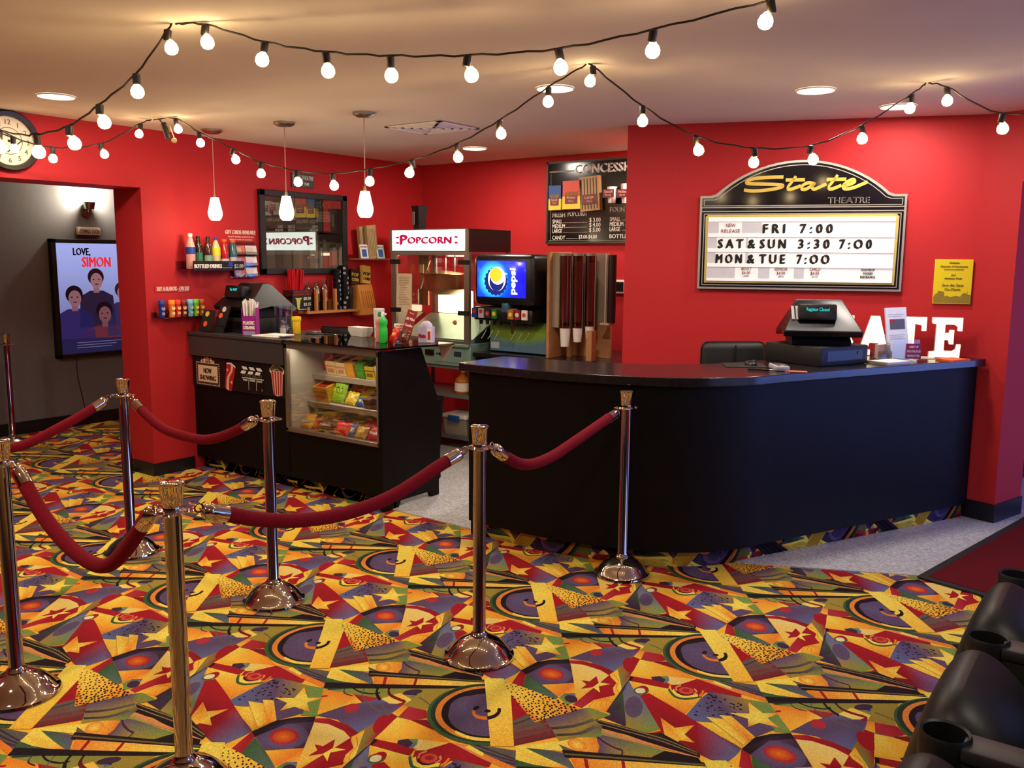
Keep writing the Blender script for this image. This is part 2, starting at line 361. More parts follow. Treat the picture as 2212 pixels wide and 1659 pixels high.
('F',[232,482,234,480,228,473,226,475,230,483,235,490,237,488],[29,29]),
('F',[104,354,108,351,103,348,99,351,100,357,105,361,109,358],[29,29]),
('F',[170,424,174,422,169,417,165,420,167,427,172,432,175,429],[29,29]),
('F',[173,394,177,391,172,386,168,390,169,397,174,401,178,398],[29,29]),
('F',[145,388,147,386,143,382,141,384,143,390,147,394,149,392],[29,29]),
('F',[241,368,244,365,241,362,237,365,238,370,242,373,245,371],[29,29]),
('F',[158,417,160,416,155,410,153,412,156,419,160,424,162,423],[29,29]),
('F',[246,499,249,496,244,492,241,494,242,502,247,506,251,504],[29,29]),
('F',[219,434,223,431,217,426,214,429,215,437,221,442,225,439],[29,29]),
('F',[152,315,155,313,151,308,148,310,150,317,154,321,157,319],[29,29]),
('F',[211,450,213,448,209,444,206,446,208,452,212,457,215,454],[29,29]),
('F',[150,419,152,417,148,413,146,415,147,421,151,426,154,424],[29,29]),
('F',[162,370,165,368,161,364,158,366,160,372,163,376,166,374],[29,29]),
('F',[249,443,251,441,247,437,245,438,247,445,251,450,254,448],[29,29]),
('F',[250,483,253,481,248,477,246,479,247,485,252,490,254,488],[29,29]),
('F',[231,400,235,397,230,394,226,397,227,403,231,406,235,403],[29,29]),
('F',[140,412,143,409,138,405,135,408,136,415,141,419,145,416],[29,29]),
('F',[216,483,220,480,214,475,210,478,213,486,218,492,222,489],[29,29]),
('F',[205,363,208,360,204,356,200,359,201,365,206,369,209,366],[29,29]),
('F',[244,438,247,436,242,431,240,433,241,440,246,445,249,442],[29,29]),
('F',[177,451,181,448,176,445,172,448,173,454,177,457,181,454],[29,29]),
('F',[64,390,68,387,62,382,59,385,60,393,66,399,70,396],[29,29]),
('F',[121,343,125,340,121,337,117,340,117,346,122,349,126,346],[29,29]),
('F',[175,331,178,329,174,324,170,327,172,334,177,339,180,336],[29,29]),
('F',[214,457,218,454,213,451,209,454,210,460,214,463,218,460],[29,29]),
('F',[212,342,216,339,210,333,206,337,208,345,214,351,218,347],[29,29]),
('F',[224,365,226,364,222,358,220,359,222,367,227,373,229,371],[29,29]),
('P',[285,377,236,271,274,247,264,238,212,233,170,147,160,218,105,212,161,265,158,339,202,296],[6,5,4,4,5,4,5,4,5,6,5]),
('P',[1021,346,1047,300,980,117,952,94,981,211],[6,5,4,6,5]),
('P',[76,357,102,310,21,129,-21,115],[5,6,4,5]),
('P',[119,344,141,314,52,136,20,127],[5,6,6,4]),
('P',[964,439,930,343,993,324,910,283,881,213,863,255,789,223,859,313],[4,6,4,5,4,6,5,6]),
('P',[799,563,825,444,830,367,866,334,828,141,802,114,781,223,778,389,748,500],[11,1,30,11,30,11,11,11,11]),
('S',[794,543,797,522,801,494,805,470,807,454,809,442,811,426,816,401,821,374,825,348,829,326,832,304,833,277,831,232,827,183,825,149,799,548,802,527,806,499,810,474,812,458,814,446,816,430,821,406,826,379,830,352,834,330,837,308,838,281,836,236,832,186,829,152],[31]),
('S',[775,518,779,499,783,473,787,450,789,435,791,422,793,406,798,382,803,355,807,329,811,307,814,286,815,259,815,216,814,169,813,137,780,523,783,503,788,478,792,454,794,439,796,427,798,411,803,387,808,360,812,334,816,311,818,290,820,263,820,220,818,173,817,140],[31]),
('P',[753,496,764,446,788,225,804,117,788,125,780,219,719,425],[24,4,24,24,24,24,0]),
('P',[704,441,719,425,770,218,695,204,649,262,603,316,658,374],[7,7,0,1,1,7,7]),
('S',[700,436,694,422,686,402,679,382,674,361,671,339,669,321,670,308,671,299,670,292,665,285,655,277,648,270,710,441,704,427,696,408,689,389,685,368,681,347,679,329,680,317,681,307,679,296,668,282,656,271,649,264],[10]),
('P',[697,202,768,217,800,120,759,52,735,121],[11]),
('P',[677,646,824,655,859,644,863,549,794,547,774,489,708,423,591,470,659,612],[7,7,0,0,1,12,0,1,12]),
('S',[638,558,654,550,677,539,702,532,733,532,765,535,788,538,646,578,662,570,685,560,710,553,741,553,773,556,796,559],[32,12]),
('S',[612,502,629,492,652,478,677,470,703,474,730,483,749,490,619,522,636,512,660,498,684,491,710,494,737,504,755,511],[32,12]),
('P',[600,697,677,715,644,642,678,640,608,502,464,518],[12,12,12,13,13,13]),
('S',[573,659,583,660,596,662,611,664,628,668,646,672,660,675,581,672,591,673,604,674,618,677,636,680,654,685,667,688],[33]),
('S',[534,607,545,607,560,606,579,605,605,604,635,603,656,602,543,621,554,620,569,619,588,618,615,617,644,616,665,616],[34]),
('S',[501,565,515,563,534,560,556,558,584,557,614,557,635,558,508,576,522,573,542,571,564,569,592,568,621,568,642,568],[35]),
('S',[475,531,487,528,505,524,527,521,557,519,590,518,614,517,482,541,495,538,512,535,534,532,564,530,597,529,621,528],[36]),
('P',[761,911,677,715,599,695],[2]),
('P',[463,510,587,467,653,454,690,427,647,359,602,317,543,392,476,483],[5,5,6,4,4,4,5,5]),
('F',[607,410,641,423,632,400,617,380,601,365,586,360,575,364,571,377,574,397,583,419,597,440,614,455,629,461,640,456,644,443],[5,4]),
('P',[570,447,571,357,544,393],[37]),
('P',[354,369,397,425,411,365,469,284,466,242,332,306],[19,19,19,19,14,38]),
('P',[475,483,523,412,535,379,468,249,468,279,470,368],[19,14,7,14,14,19]),
('P',[396,425,463,507,477,485,470,368,470,281,438,310,410,363],[5,5,5,5,4,6,5]),
('S',[427,455,429,443,433,426,439,408,447,388,458,369,465,355,429,460,432,448,436,431,441,413,450,394,460,374,467,360],[6]),
('P',[547,406,651,268,785,82,762,52,618,224,513,353],[11]),
('S',[527,370,553,337,590,290,631,238,681,175,732,109,768,63,535,381,561,348,598,301,639,249,688,186,740,119,776,73],[39]),
('P',[524,342,623,227,766,55,753,44,685,61,476,260],[4,6,5,5,5,4]),
('S',[549,315,496,245,552,302,499,233],[2]),
('S',[619,238,568,177,620,225,570,165],[2]),
('P',[367,382,505,242,684,76,742,39,642,76,328,331],[11]),
('P',[770,1042,748,1056,723,1065,695,1069,665,1067,634,1061,603,1050,571,1034,540,1014,510,990,481,963,455,934,431,902,410,870,393,836,378,802,367,768,360,736,357,704,357,674,360,647,367,621,377,599,391,580,407,564,422,558,780,1026],[19]),
('P',[766,1037,745,1049,721,1058,695,1061,667,1060,638,1054,608,1043,578,1028,549,1009,520,986,493,961,468,933,446,903,426,872,409,840,395,808,385,776,377,745,374,715,374,687,377,660,383,636,393,615,405,597,421,582,436,576,775,1020],[38]),
('P',[753,1020,734,1032,713,1040,689,1042,663,1041,636,1035,608,1024,580,1010,553,992,526,971,501,947,478,921,456,893,437,864,421,834,408,803,398,773,391,744,387,716,386,690,389,665,394,643,403,623,414,606,429,592,444,586,763,1005],[40]),
('P',[738,1000,721,1010,702,1017,681,1019,658,1018,634,1012,610,1003,585,990,560,974,536,955,514,934,493,910,473,885,456,859,441,832,429,805,420,778,413,752,410,727,409,703,411,681,416,660,423,643,433,628,446,615,461,609,748,985],[11]),
('P',[703,955,689,963,673,969,655,971,636,970,616,965,595,957,574,947,553,933,533,917,514,899,496,879,479,858,464,836,452,813,441,790,433,767,427,744,424,722,423,702,425,683,429,666,435,650,444,637,455,627,469,620,714,940],[7]),
('F',[557,865,601,830,567,793,533,767,503,756,481,762,470,782,472,815,487,856,513,900,546,938,581,966,614,979,637,974,648,951,645,916,628,873],[41,7]),
('S',[397,712,396,692,396,665,399,639,409,618,423,601,433,589,413,728,412,708,412,681,415,658,425,637,438,620,448,608],[5]),
('P',[795,1095,843,1054,760,910,460,513,408,554,698,959],[5,5,5,6,6,5]),
('S',[559,847,552,836,542,820,533,803,529,790,528,779,529,769,533,760,539,752,543,747,571,848,565,837,556,824,551,814,549,807,548,800,549,793,553,785,559,777,563,772],[42]),
('S',[544,747,550,746,559,746,569,747,582,752,595,760,609,770,624,785,636,800,644,810,562,774,568,773,576,773,585,774,594,778,605,784,613,790,620,798,629,809,637,818],[11]),
('F',[586,860,603,866,592,853,577,844,568,845,569,854,580,867,595,876,604,876],[11,11]),
('F',[594,814,603,807,593,800,585,801,582,809,586,820,596,828,604,827,607,818],[11,11]),
('P',[821,1051,834,980,833,845,826,651,682,645,638,639,680,736,756,906],[5,6,6,4,6,4,4,6]),
('F',[829,832,834,835,830,828,824,826,823,830,828,837,833,839],[11,11]),
('F',[797,977,801,979,797,973,793,971,793,975,796,980,800,982],[11,11]),
('F',[729,826,733,828,730,823,726,821,725,825,729,830,733,832],[11,11]),
('F',[793,732,798,734,794,727,789,725,788,730,792,737,797,739],[11,11]),
('F',[808,701,814,703,809,696,803,693,803,699,807,706,813,709],[11,11]),
('F',[760,822,765,824,761,818,756,815,755,820,759,826,764,829],[11,11]),
('F',[772,674,777,676,772,668,768,666,767,671,772,679,777,681],[11,11]),
('F',[669,702,674,704,670,697,665,695,664,700,668,707,673,709],[11,11]),
('F',[750,659,756,661,751,654,745,651,744,656,749,664,755,667],[11,11]),
('F',[785,837,790,839,786,834,782,832,781,835,784,841,789,843],[11,11]),
('F',[736,696,741,698,736,690,731,688,730,693,735,701,740,704],[11,11]),
('F',[808,756,814,758,809,750,803,747,802,753,807,762,813,764],[11,11]),
('F',[781,910,785,912,782,907,778,905,777,908,780,913,784,915],[11,11]),
('F',[726,724,732,727,727,720,722,717,721,722,725,729,731,732],[11,11]),
('F',[801,922,805,924,802,918,798,916,797,920,800,925,804,927],[11,11]),
('F',[822,724,828,727,822,718,816,715,815,721,821,730,827,733],[11,11]),
('F',[780,794,785,796,781,789,776,786,775,792,780,800,785,802],[11,11]),
('F',[765,776,769,778,765,771,761,769,760,774,764,781,769,783],[11,11]),
('F',[664,657,670,660,665,652,659,650,658,655,663,663,669,665],[11,11]),
('F',[786,715,792,718,787,710,780,707,779,712,784,720,791,723],[11,11]),
('F',[814,782,819,784,815,778,810,776,810,780,813,786,818,788],[11,11]),
('F',[754,685,759,687,755,680,750,678,749,683,754,690,759,692],[11,11]),
('F',[712,665,717,667,713,661,708,659,707,663,711,669,716,671],[11,11]),
('F',[806,719,811,721,807,714,802,712,801,716,805,723,810,725],[11,11]),
('F',[779,752,784,754,780,746,775,744,775,750,779,758,784,760],[11,11]),
('F',[764,683,770,686,765,678,759,675,758,681,763,689,769,691],[11,11]),
('F',[806,666,813,669,807,661,800,658,799,663,805,672,812,675],[11,11]),
('F',[810,652,816,655,810,646,805,643,804,650,810,659,815,661],[11,11]),
('F',[752,732,757,734,753,727,748,725,747,730,752,738,757,740],[11,11]),
('F',[832,909,836,911,832,905,829,904,828,908,832,913,835,915],[11,11]),
('F',[819,13,822,15,820,10,817,9,816,12,819,17,822,18],[11,11]),
('F',[651,656,655,658,652,651,647,649,647,654,651,660,655,662],[11,11]),
('F',[721,770,725,772,722,767,718,765,717,769,721,774,724,776],[11,11]),
('F',[829,759,833,761,829,753,824,751,824,756,828,764,833,766],[11,11]),
('F',[706,738,711,740,707,733,702,731,702,736,706,743,710,745],[11,11]),
('F',[721,798,725,800,722,793,718,792,718,796,721,802,725,804],[11,11]),
('F',[685,664,690,666,686,660,681,658,680,662,684,668,689,670],[11,11]),
('F',[741,678,748,681,742,672,736,670,735,676,740,684,747,687],[11,11]),
('F',[686,737,690,739,686,733,682,731,681,735,685,741,689,743],[11,11]),
('F',[780,661,785,663,781,656,776,653,775,659,780,666,785,668],[11,11]),
('F',[804,854,809,856,805,850,800,848,799,852,803,857,808,859],[11,11]),
('F',[736,654,741,656,736,650,731,648,730,652,735,659,740,661],[11,11]),
('F',[808,881,812,883,808,876,804,874,804,879,808,886,812,888],[11,11]),
('F',[747,789,752,791,748,783,743,782,743,787,747,795,751,796],[11,11]),
('F',[811,825,816,827,811,819,807,817,806,822,811,830,815,832],[11,11]),
('F',[818,956,821,958,818,953,815,951,814,955,817,960,820,961],[11,11]),
('F',[752,705,757,707,753,700,748,698,748,703,752,709,756,711],[11,11]),
('F',[802,800,807,803,803,796,798,794,797,798,801,805,806,807],[11,11]),
('F',[825,708,830,710,825,703,820,700,819,706,824,713,829,715],[11,11]),
('F',[676,677,681,680,677,672,672,670,671,675,676,683,681,685],[11,11]),
('F',[772,732,778,734,772,726,767,723,766,729,771,737,777,740],[11,11]),
('F',[797,651,802,654,798,646,793,644,792,649,797,657,802,659],[11,11]),
('F',[820,909,824,911,821,905,817,904,817,908,820,914,824,915],[11,11]),
('F',[759,860,762,862,759,856,755,854,755,858,758,864,762,866],[11,11]),
('F',[745,812,748,814,745,808,741,806,741,811,744,817,748,818],[11,11]),
('F',[795,770,799,772,795,763,790,761,790,768,795,776,799,778],[11,11]),
('F',[729,673,734,675,730,668,724,665,723,671,728,678,733,680],[11,11]),
('F',[707,713,712,716,708,708,702,706,701,711,706,719,711,721],[11,11]),
('F',[685,709,691,711,686,704,681,702,680,706,684,713,689,715],[11,11]),
('F',[763,845,767,847,763,841,760,839,759,843,763,849,767,851],[11,11]),
('F',[734,788,739,790,735,783,730,781,729,786,733,792,738,794],[11,11]),
('F',[766,746,770,748,766,740,761,738,761,744,765,751,770,753],[11,11]),
('F',[694,662,699,664,694,657,689,655,689,660,693,666,698,669],[11,11]),
('F',[681,645,687,648,682,641,676,639,675,643,680,650,686,652],[11,11]),
('F',[769,887,773,889,769,883,766,882,765,886,769,891,772,893],[11,11]),
('F',[744,879,749,881,745,876,741,874,740,877,744,883,748,885],[11,11]),
('F',[824,675,830,678,825,669,818,666,817,672,823,681,829,684],[11,11]),
('F',[786,885,790,887,786,881,783,879,783,884,786,890,790,892],[11,11]),
('F',[693,731,698,734,694,726,689,724,688,729,692,736,698,738],[11,11]),
('F',[749,753,754,755,750,750,744,747,743,750,747,756,753,758],[11,11]),
('F',[705,646,710,648,705,640,700,638,700,644,705,653,709,655],[11,11]),
('F',[713,694,718,696,714,690,708,688,707,692,711,698,717,700],[11,11]),
('F',[707,778,712,780,708,774,703,772,702,776,706,782,711,784],[11,11]),
('F',[797,863,802,865,798,859,793,856,792,860,796,866,801,869],[11,11]),
('F',[819,930,823,933,820,928,815,925,814,928,817,933,822,935],[11,11]),
('F',[762,799,766,801,763,795,759,793,758,797,761,802,766,804],[11,11]),
('F',[697,696,703,699,698,692,692,689,691,694,696,701,702,704],[11,11]),
('F',[826,801,832,804,827,796,821,793,820,798,825,806,831,809],[11,11]),
('F',[768,653,774,656,769,649,763,646,762,650,766,657,773,660],[11,11]),
('F',[785,956,788,958,785,952,782,951,782,955,785,960,788,962],[11,11]),
('F',[826,880,831,883,827,877,822,874,820,878,824,884,830,886],[11,11]),
('F',[779,695,784,697,780,690,775,687,774,693,779,700,784,702],[11,11]),
('F',[817,804,821,807,817,799,812,797,812,802,816,810,821,812],[11,11]),
('F',[789,782,793,784,789,778,785,776,785,780,789,787,793,788],[11,11]),
('F',[777,817,782,819,778,813,773,811,772,815,776,821,781,823],[11,11]),
('F',[797,683,802,686,797,678,792,676,791,681,796,689,801,691],[11,11]),
('F',[739,719,743,721,739,714,735,712,734,717,738,724,743,726],[11,11]),
('F',[777,855,782,857,778,851,773,849,772,853,776,859,781,861],[11,11]),
('F',[829,785,835,788,830,781,824,778,823,783,828,789,834,792],[11,11]),
('F',[728,764,733,766,729,760,724,758,723,761,727,767,732,769],[11,11]),
('F',[719,682,724,685,720,678,715,676,714,680,718,687,723,689],[11,11]),
('F',[789,696,795,699,790,690,785,688,784,694,789,702,794,705],[11,11]),
('F',[714,810,719,812,716,807,711,805,709,808,713,813,718,815],[11,11]),
('F',[797,833,802,835,798,829,792,827,791,831,795,837,801,839],[11,11]),
('F',[816,980,819,982,816,977,813,976,813,979,815,983,818,984],[11,11]),
('F',[737,751,741,753,737,747,733,745,732,749,736,756,740,757],[11,11]),
('F',[663,680,667,682,663,675,659,673,658,678,662,685,667,687],[11,11]),
('F',[672,650,677,653,672,645,667,643,667,648,671,656,676,659],[11,11]),
('F',[791,938,795,940,792,935,789,934,788,937,791,941,794,943],[11,11]),
('F',[733,853,738,855,734,850,730,848,729,851,733,857,737,859],[11,11]),
('F',[781,731,786,734,781,726,776,724,776,729,781,737,786,739],[11,11]),
('F',[719,746,723,748,720,742,715,740,714,744,718,749,723,751],[11,11]),
('F',[754,779,759,781,755,775,751,773,750,777,753,782,758,784],[11,11]),
('F',[809,910,813,912,810,907,806,905,805,908,808,914,813,915],[11,11]),
('F',[765,712,770,714,766,707,760,705,760,710,764,717,769,719],[11,11]),
('F',[698,755,703,757,699,751,694,749,693,753,697,759,702,761],[11,11]),
('F',[770,919,774,921,771,916,767,914,766,917,769,922,773,924],[11,11]),
('F',[744,852,748,854,745,849,741,847,740,850,744,855,747,857],[11,11]),
('F',[775,767,780,769,776,761,771,759,771,765,775,772,779,774],[11,11]),
('F',[816,684,822,686,817,677,811,675,811,681,816,690,822,693],[11,11]),
('F',[816,850,821,852,817,845,812,843,812,848,816,855,820,857],[11,11]),
('F',[727,700,733,703,728,695,722,693,721,698,726,706,732,708],[11,11]),
('F',[719,650,725,653,720,646,714,643,713,648,718,655,724,658],[11,11]),
('F',[817,742,824,745,818,738,812,735,811,740,816,747,822,750],[11,11]),
('F',[806,960,809,962,806,957,803,955,803,958,806,963,809,965],[11,11]),
('F',[707,675,712,678,707,669,702,667,701,673,706,681,711,684],[11,11]),
('F',[831,962,834,964,831,959,828,957,827,961,830,966,834,967],[11,11])]
CA,CB,CO=(0.5009, 0.9732),(-0.9649, 0.0193),(-2.3808, 1.9034)

def carpet_mat():
    m=bpy.data.materials.new('patterned_carpet'); m.use_nodes=True; nt=m.node_tree; b=nt.nodes['Principled BSDF']
    at=nt.nodes.new('ShaderNodeAttribute'); at.attribute_name='dye'
    tc=nt.nodes.new('ShaderNodeTexCoord'); nz=nt.nodes.new('ShaderNodeTexNoise'); nz.inputs['Scale'].default_value=260; nz.inputs['Detail'].default_value=2
    nt.links.new(tc.outputs['Object'],nz.inputs['Vector'])
    mr=nt.nodes.new('ShaderNodeMapRange'); mr.inputs['From Min'].default_value=.25; mr.inputs['From Max'].default_value=.75; mr.inputs['To Min'].default_value=.62; mr.inputs['To Max'].default_value=1.3
    nt.links.new(nz.outputs['Fac'],mr.inputs['Value'])
    mx=nt.nodes.new('ShaderNodeMix'); mx.data_type='RGBA'; mx.blend_type='MULTIPLY'; mx.inputs['Factor'].default_value=1
    nt.links.new(at.outputs['Color'],mx.inputs['A']); nt.links.new(mr.outputs[0],mx.inputs['B']); nt.links.new(mx.outputs['Result'],b.inputs['Base Color'])
    b.inputs['Roughness'].default_value=.95; b.inputs['Specular IOR Level'].default_value=.1
    bp=nt.nodes.new('ShaderNodeBump'); bp.inputs['Strength'].default_value=.35; bp.inputs['Distance'].default_value=.004; nt.links.new(nz.outputs['Fac'],bp.inputs['Height']); nt.links.new(bp.outputs[0],b.inputs['Normal'])
    return m
CARM=carpet_mat()
CLIN=[tuple(v*.9 for v in lin(c)) for c in CPAL]
def clip(poly,ax,lim,sgn):
    out=[]; n=len(poly)
    for i in range(n):
        a=poly[i]; b=poly[(i+1)%n]; da=(a[0][ax]-lim)*sgn; db=(b[0][ax]-lim)*sgn
        if da>=0: out.append(a)
        if (da>=0)!=(db>=0):
            t=da/(da-db); out.append((tuple(a[0][k]+(b[0][k]-a[0][k])*t for k in (0,1)),tuple(a[1][k]+(b[1][k]-a[1][k])*t for k in range(3))))
    return out
def tile_faces(du,dv):
    """one repeat of the woven design as (layer, [(xy, dye)...])"""
    for L,(kind,uv,cols) in enumerate(CARPET):
        P=[]
        for i in range(0,len(uv),2):
            u=uv[i]/1000+du; v=uv[i+1]/1000+dv
            P.append((CO[0]+CA[0]*u+CB[0]*v,CO[1]+CA[1]*u+CB[1]*v))
        c=[CLIN[k] for k in cols]
        if kind=='P':
            cc=c if len(c)==len(P) else [c[0]]*len(P) if len(c)==1 else [c[int(i*len(c)/len(P))] for i in range(len(P))]
            yield L,list(zip(P,cc))
        elif kind=='F':
            n=len(P)-1
            if c[0]==c[1]: yield L,[(p,c[0]) for p in P[1:]]
            else:
                for i in range(n): yield L,[(P[0],c[0]),(P[1+i],c[1]),(P[1+(i+1)%n],c[1])]
        else:
            n=len(P)//2
            for i in range(n-1):
                f=(i/(n-1)); g=((i+1)/(n-1)); c0=c[0]; c1=c[-1]
                ca=tuple(c0[k]+(c1[k]-c0[k])*f for k in range(3)); cb=tuple(c0[k]+(c1[k]-c0[k])*g for k in range(3))
                yield L,[(P[i],ca),(P[i+1],cb),(P[n+i+1],cb),(P[n+i],ca)]
def carpet_object(name,faces):
    vs=[];fs=[];cs=[]
    for pts,col in faces:
        k=len(vs); vs+=pts; cs+=col; fs.append(tuple(range(k,k+len(pts))))
    me=bpy.data.meshes.new(name); me.from_pydata(vs,[],fs); me.update()
    a=me.color_attributes.new('dye','FLOAT_COLOR','POINT')
    a.data.foreach_set('color',[x for c in cs for x in (c[0],c[1],c[2],1.0)])
    me.materials.append(CARM); o=bpy.data.objects.new(name,me); COL.objects.link(o); return o
GOLDL=lin((242,180,58))
XB0,XB1,YB0,YB1=-9.2,3.3,-3.1,7.0
FC=[([(XB0,YB0,0),(XB1,YB0,0),(XB1,YB1,0),(XB0,YB1,0)],[GOLDL]*4)]
for i in range(-6,8):
    for j in range(-10,13):
        cx=CO[0]+CA[0]*(i+.5)+CB[0]*(j+.5); cy=CO[1]+CA[1]*(i+.5)+CB[1]*(j+.5)
        if not(-9.6<cx<3.8 and -3.6<cy<7.2): continue
        far=cy<.3 or cx>1.6
        if cx<-6.3 and cy>6.2: continue
        for L,pl in tile_faces(i,j):
            if far and CARPET[L][0]=='F' and len(CARPET[L][1])<16: continue
            for ax,lim,sg in ((0,XB0,1),(0,XB1,-1),(1,YB0,1),(1,YB1,-1)):
                if any((p[0][ax]-lim)*sg<0 for p in pl): pl=clip(pl,ax,lim,sg)
            if len(pl)<3: continue
            z=.0004+L*.00001
            # face up
            ar=sum(pl[k][0][0]*pl[(k+1)%len(pl)][0][1]-pl[(k+1)%len(pl)][0][0]*pl[k][0][1] for k in range(len(pl)))
            if ar<0: pl=pl[::-1]
            FC.append(([(p[0][0],p[0][1],z) for p in pl],[p[1] for p in pl]))
tag(carpet_object('floor',FC),kind='structure')
def carpet_strip(name,p0,p1,h,s0=0.0):
    """carpet turned up a kick board from p0 to p1 (plan points), facing right-hand side of the run"""
    d=Vector((p1[0]-p0[0],p1[1]-p0[1])); Ls=d.length; d/=Ls; n=Vector((d.y,-d.x)); out=[]
    base=[(p0[0],p0[1],0),(p1[0],p1[1],0),(p1[0],p1[1],h),(p0[0],p0[1],h)]; out.append((base,[GOLDL]*4))
    for i in range(int(s0/1.45)-1,int((s0+Ls)/1.45)+2):
        for j in (-2,-1,0,1,2):
            for L,pl in tile_faces(i,j):
                q=[((-(p[0][0]-CO[0])+p[0][1]*.0+i*1.45,(p[0][1]-CO[1])-i*.97-.45),p[1]) for p in pl]
                for ax,lim,sg in ((0,s0,1),(0,s0+Ls,-1),(1,0,1),(1,h,-1)):
                    if any((p[0][ax]-lim)*sg<0 for p in q): q=clip(q,ax,lim,sg)
                    if len(q)<3: break
                if len(q)<3: continue
                e=.0003+L*.00001
                out.append(([(p0[0]+d.x*(p[0][0]-s0)+n.x*e,p0[1]+d.y*(p[0][0]-s0)+n.y*e,p[0][1]) for p in q],[p[1] for p in q]))
    return out
# ------------------------------------------------ shell
W3a=Vector((-3.1,5.63)); W3b=Vector((-.96,6.45)); PC=Vector((-.727,6.38)); W4e=Vector((3.2,5.18))
b=MB(); b.box(-9.3,3.4,-3.2,9.4,ZC,ZC+.1); struct(b,'ceiling',CEIL)
b=MB(); b.box(X1-.37,X1,3.768,7.02,0,ZC); b.box(X1-.37,X1,1.0,3.768,2.2,ZC); b.box(X1-.37,X1,-3.1,1.0,0,ZC); struct(b,'wall_left',RED)
b=MB(); b.box(X1,-2.6,Y2,Y2+.12,0,ZC); struct(b,'wall_back',RED)
def slab(b,p,q,t,z0,z1):
    d=Vector((q.x-p.x,q.y-p.y)); d.normalize(); n=Vector((-d.y,d.x))*t
    b.xy([(p.x,p.y),(q.x,q.y),(q.x+n.x,q.y+n.y),(p.x+n.x,p.y+n.y)],z0,z1)
b=MB(); b.xy([tuple(W3a),tuple(W3b),tuple(PC),(PC.x+.11,PC.y+.36),(-1.1,6.98),(-3.1,7.02)],0,ZC); struct(b,'wall_right',RED)
b=MB(); slab(b,PC+Vector((.0,.0)),W4e,.37,2.2,ZC); struct(b,'wall_right_header',RED)
b=MB(); slab(b,Vector((-.755,7.818)),Vector((-.40,9.3)),.1,0,ZC); slab(b,Vector((-3.0,7.7)),Vector((-.755,7.818)),.1,0,ZC); struct(b,'wall_corridor',RED)
b=MB(); b.box(-9.0,3.4,9.25,9.35,0,ZC); struct(b,'wall_corridor_end',RED)
b=MB(); b.box(-9.2,3.3,-3.15,-3.05,0,ZC); struct(b,'wall_front',mat('dark_lobby_wall',(58,46,42),.7))
b=MB(); b.box(-8.75,-8.65,-3.1,9.3,0,ZC); struct(b,'wall_hall',GREYW)
WX=3.2
b=MB(); b.box(WX,WX+.12,-3.1,1.6,0,ZC); b.box(WX,WX+.12,1.6,9.3,0,.25); b.box(WX,WX+.12,1.6,9.3,2.3,ZC); b.box(WX,WX+.12,5.2,5.5,.25,2.3); b.box(WX,WX+.12,8.9,9.3,.25,2.3); struct(b,'wall_window_side',RED)
DAY=mat('daylit_street_glow',(170,190,255),.5,emit=K_WIN,ecol=(128,156,255),noise=.1,nscale=1.5)
DAY2=mat('shaded_street_glow',(120,140,190),.5,emit=K_WIN*.3,ecol=(150,176,255),noise=.3,nscale=1.5)
for n,(y0,y1) in enumerate(((1.6,5.2),(5.5,8.9))):
    t=tag(thing('window_%d'%(n+1),None,None,(WX+.06,0,0)),kind='structure')
    b=MB(); b.box(.0,.02,y0,y1,.25,2.3); b.obj('daylit_pane',(DAY2,DAY)[n],t)
    b=MB()
    for yy in (y0,(y0+y1)/2-.03,y1-.06): b.box(-.05,-.005,yy,yy+.06,.25,2.3)
    b.box(-.05,-.005,y0,y1,.25,.32); b.box(-.05,-.005,y0,y1,2.24,2.3); b.obj('window_frame',ALU,t)
# vinyl floor behind the counters and towards the doors
VIN=mat('speckled_grey_vinyl',(200,208,208),.4,noise=.62,nscale=75,spec=.4)
b=MB(); b.xy([(-6.16,4.30),(-4.0,4.215),(-3.36,4.2),(-1.7,4.66),(-.91,5.03),(.6,4.72),(3.2,4.2),(3.2,9.3),(-6.16,9.3)],.0002,.0075); struct(b,'floor_vinyl',VIN)
MATT=mat('maroon_entry_mat',(92,22,26),.95,noise=.15,nscale=200,bump=.2,spec=.1)
e1=Vector((.196,.981)); e2=Vector((.97,-.243)); o=Vector((-.907,4.99))
def qd(a,bb,c,d): return [tuple(o+e2*a+e1*c),tuple(o+e2*bb+e1*c),tuple(o+e2*bb+e1*d),tuple(o+e2*a+e1*d)]
t=thing('entry_mat','maroon entry mat with a dark rubber border on the grey floor','mat',(0,0,.0078))
b=MB(); b.xy(qd(0,2.2,0,1.95),0,.006); b.obj('rubber_border',C(36,34,36,.7),t)
b=MB(); b.xy(qd(.045,2.155,.045,1.905),.004,.009); b.obj('pile',MATT,t)
# baseboards
b=MB(); b.box(X1-.372,X1+.008,3.757,4.12,0,.1); struct(b,'baseboard_left',BASE)
b=MB(); b.box(-8.65,-8.64,-3,9.2,0,.12); struct(b,'baseboard_hall',BASE)
pp=PC+Vector((.11,.36)); nn=Vector((.012,-.004))
b=MB(); b.xy([(W3b.x+.02,W3b.y-.012),(PC.x+.004,PC.y-.014),(pp.x+.012,pp.y),(pp.x-.01,pp.y),(PC.x-.01,PC.y+.01),(W3b.x+.02,W3b.y+.01)],.0075,.13); struct(b,'baseboard_right',BASE)
b=MB(); slab(b,Vector((-.743,7.815)),Vector((-.388,9.3)),.02,.0075,.14); struct(b,'baseboard_corridor',BASE)
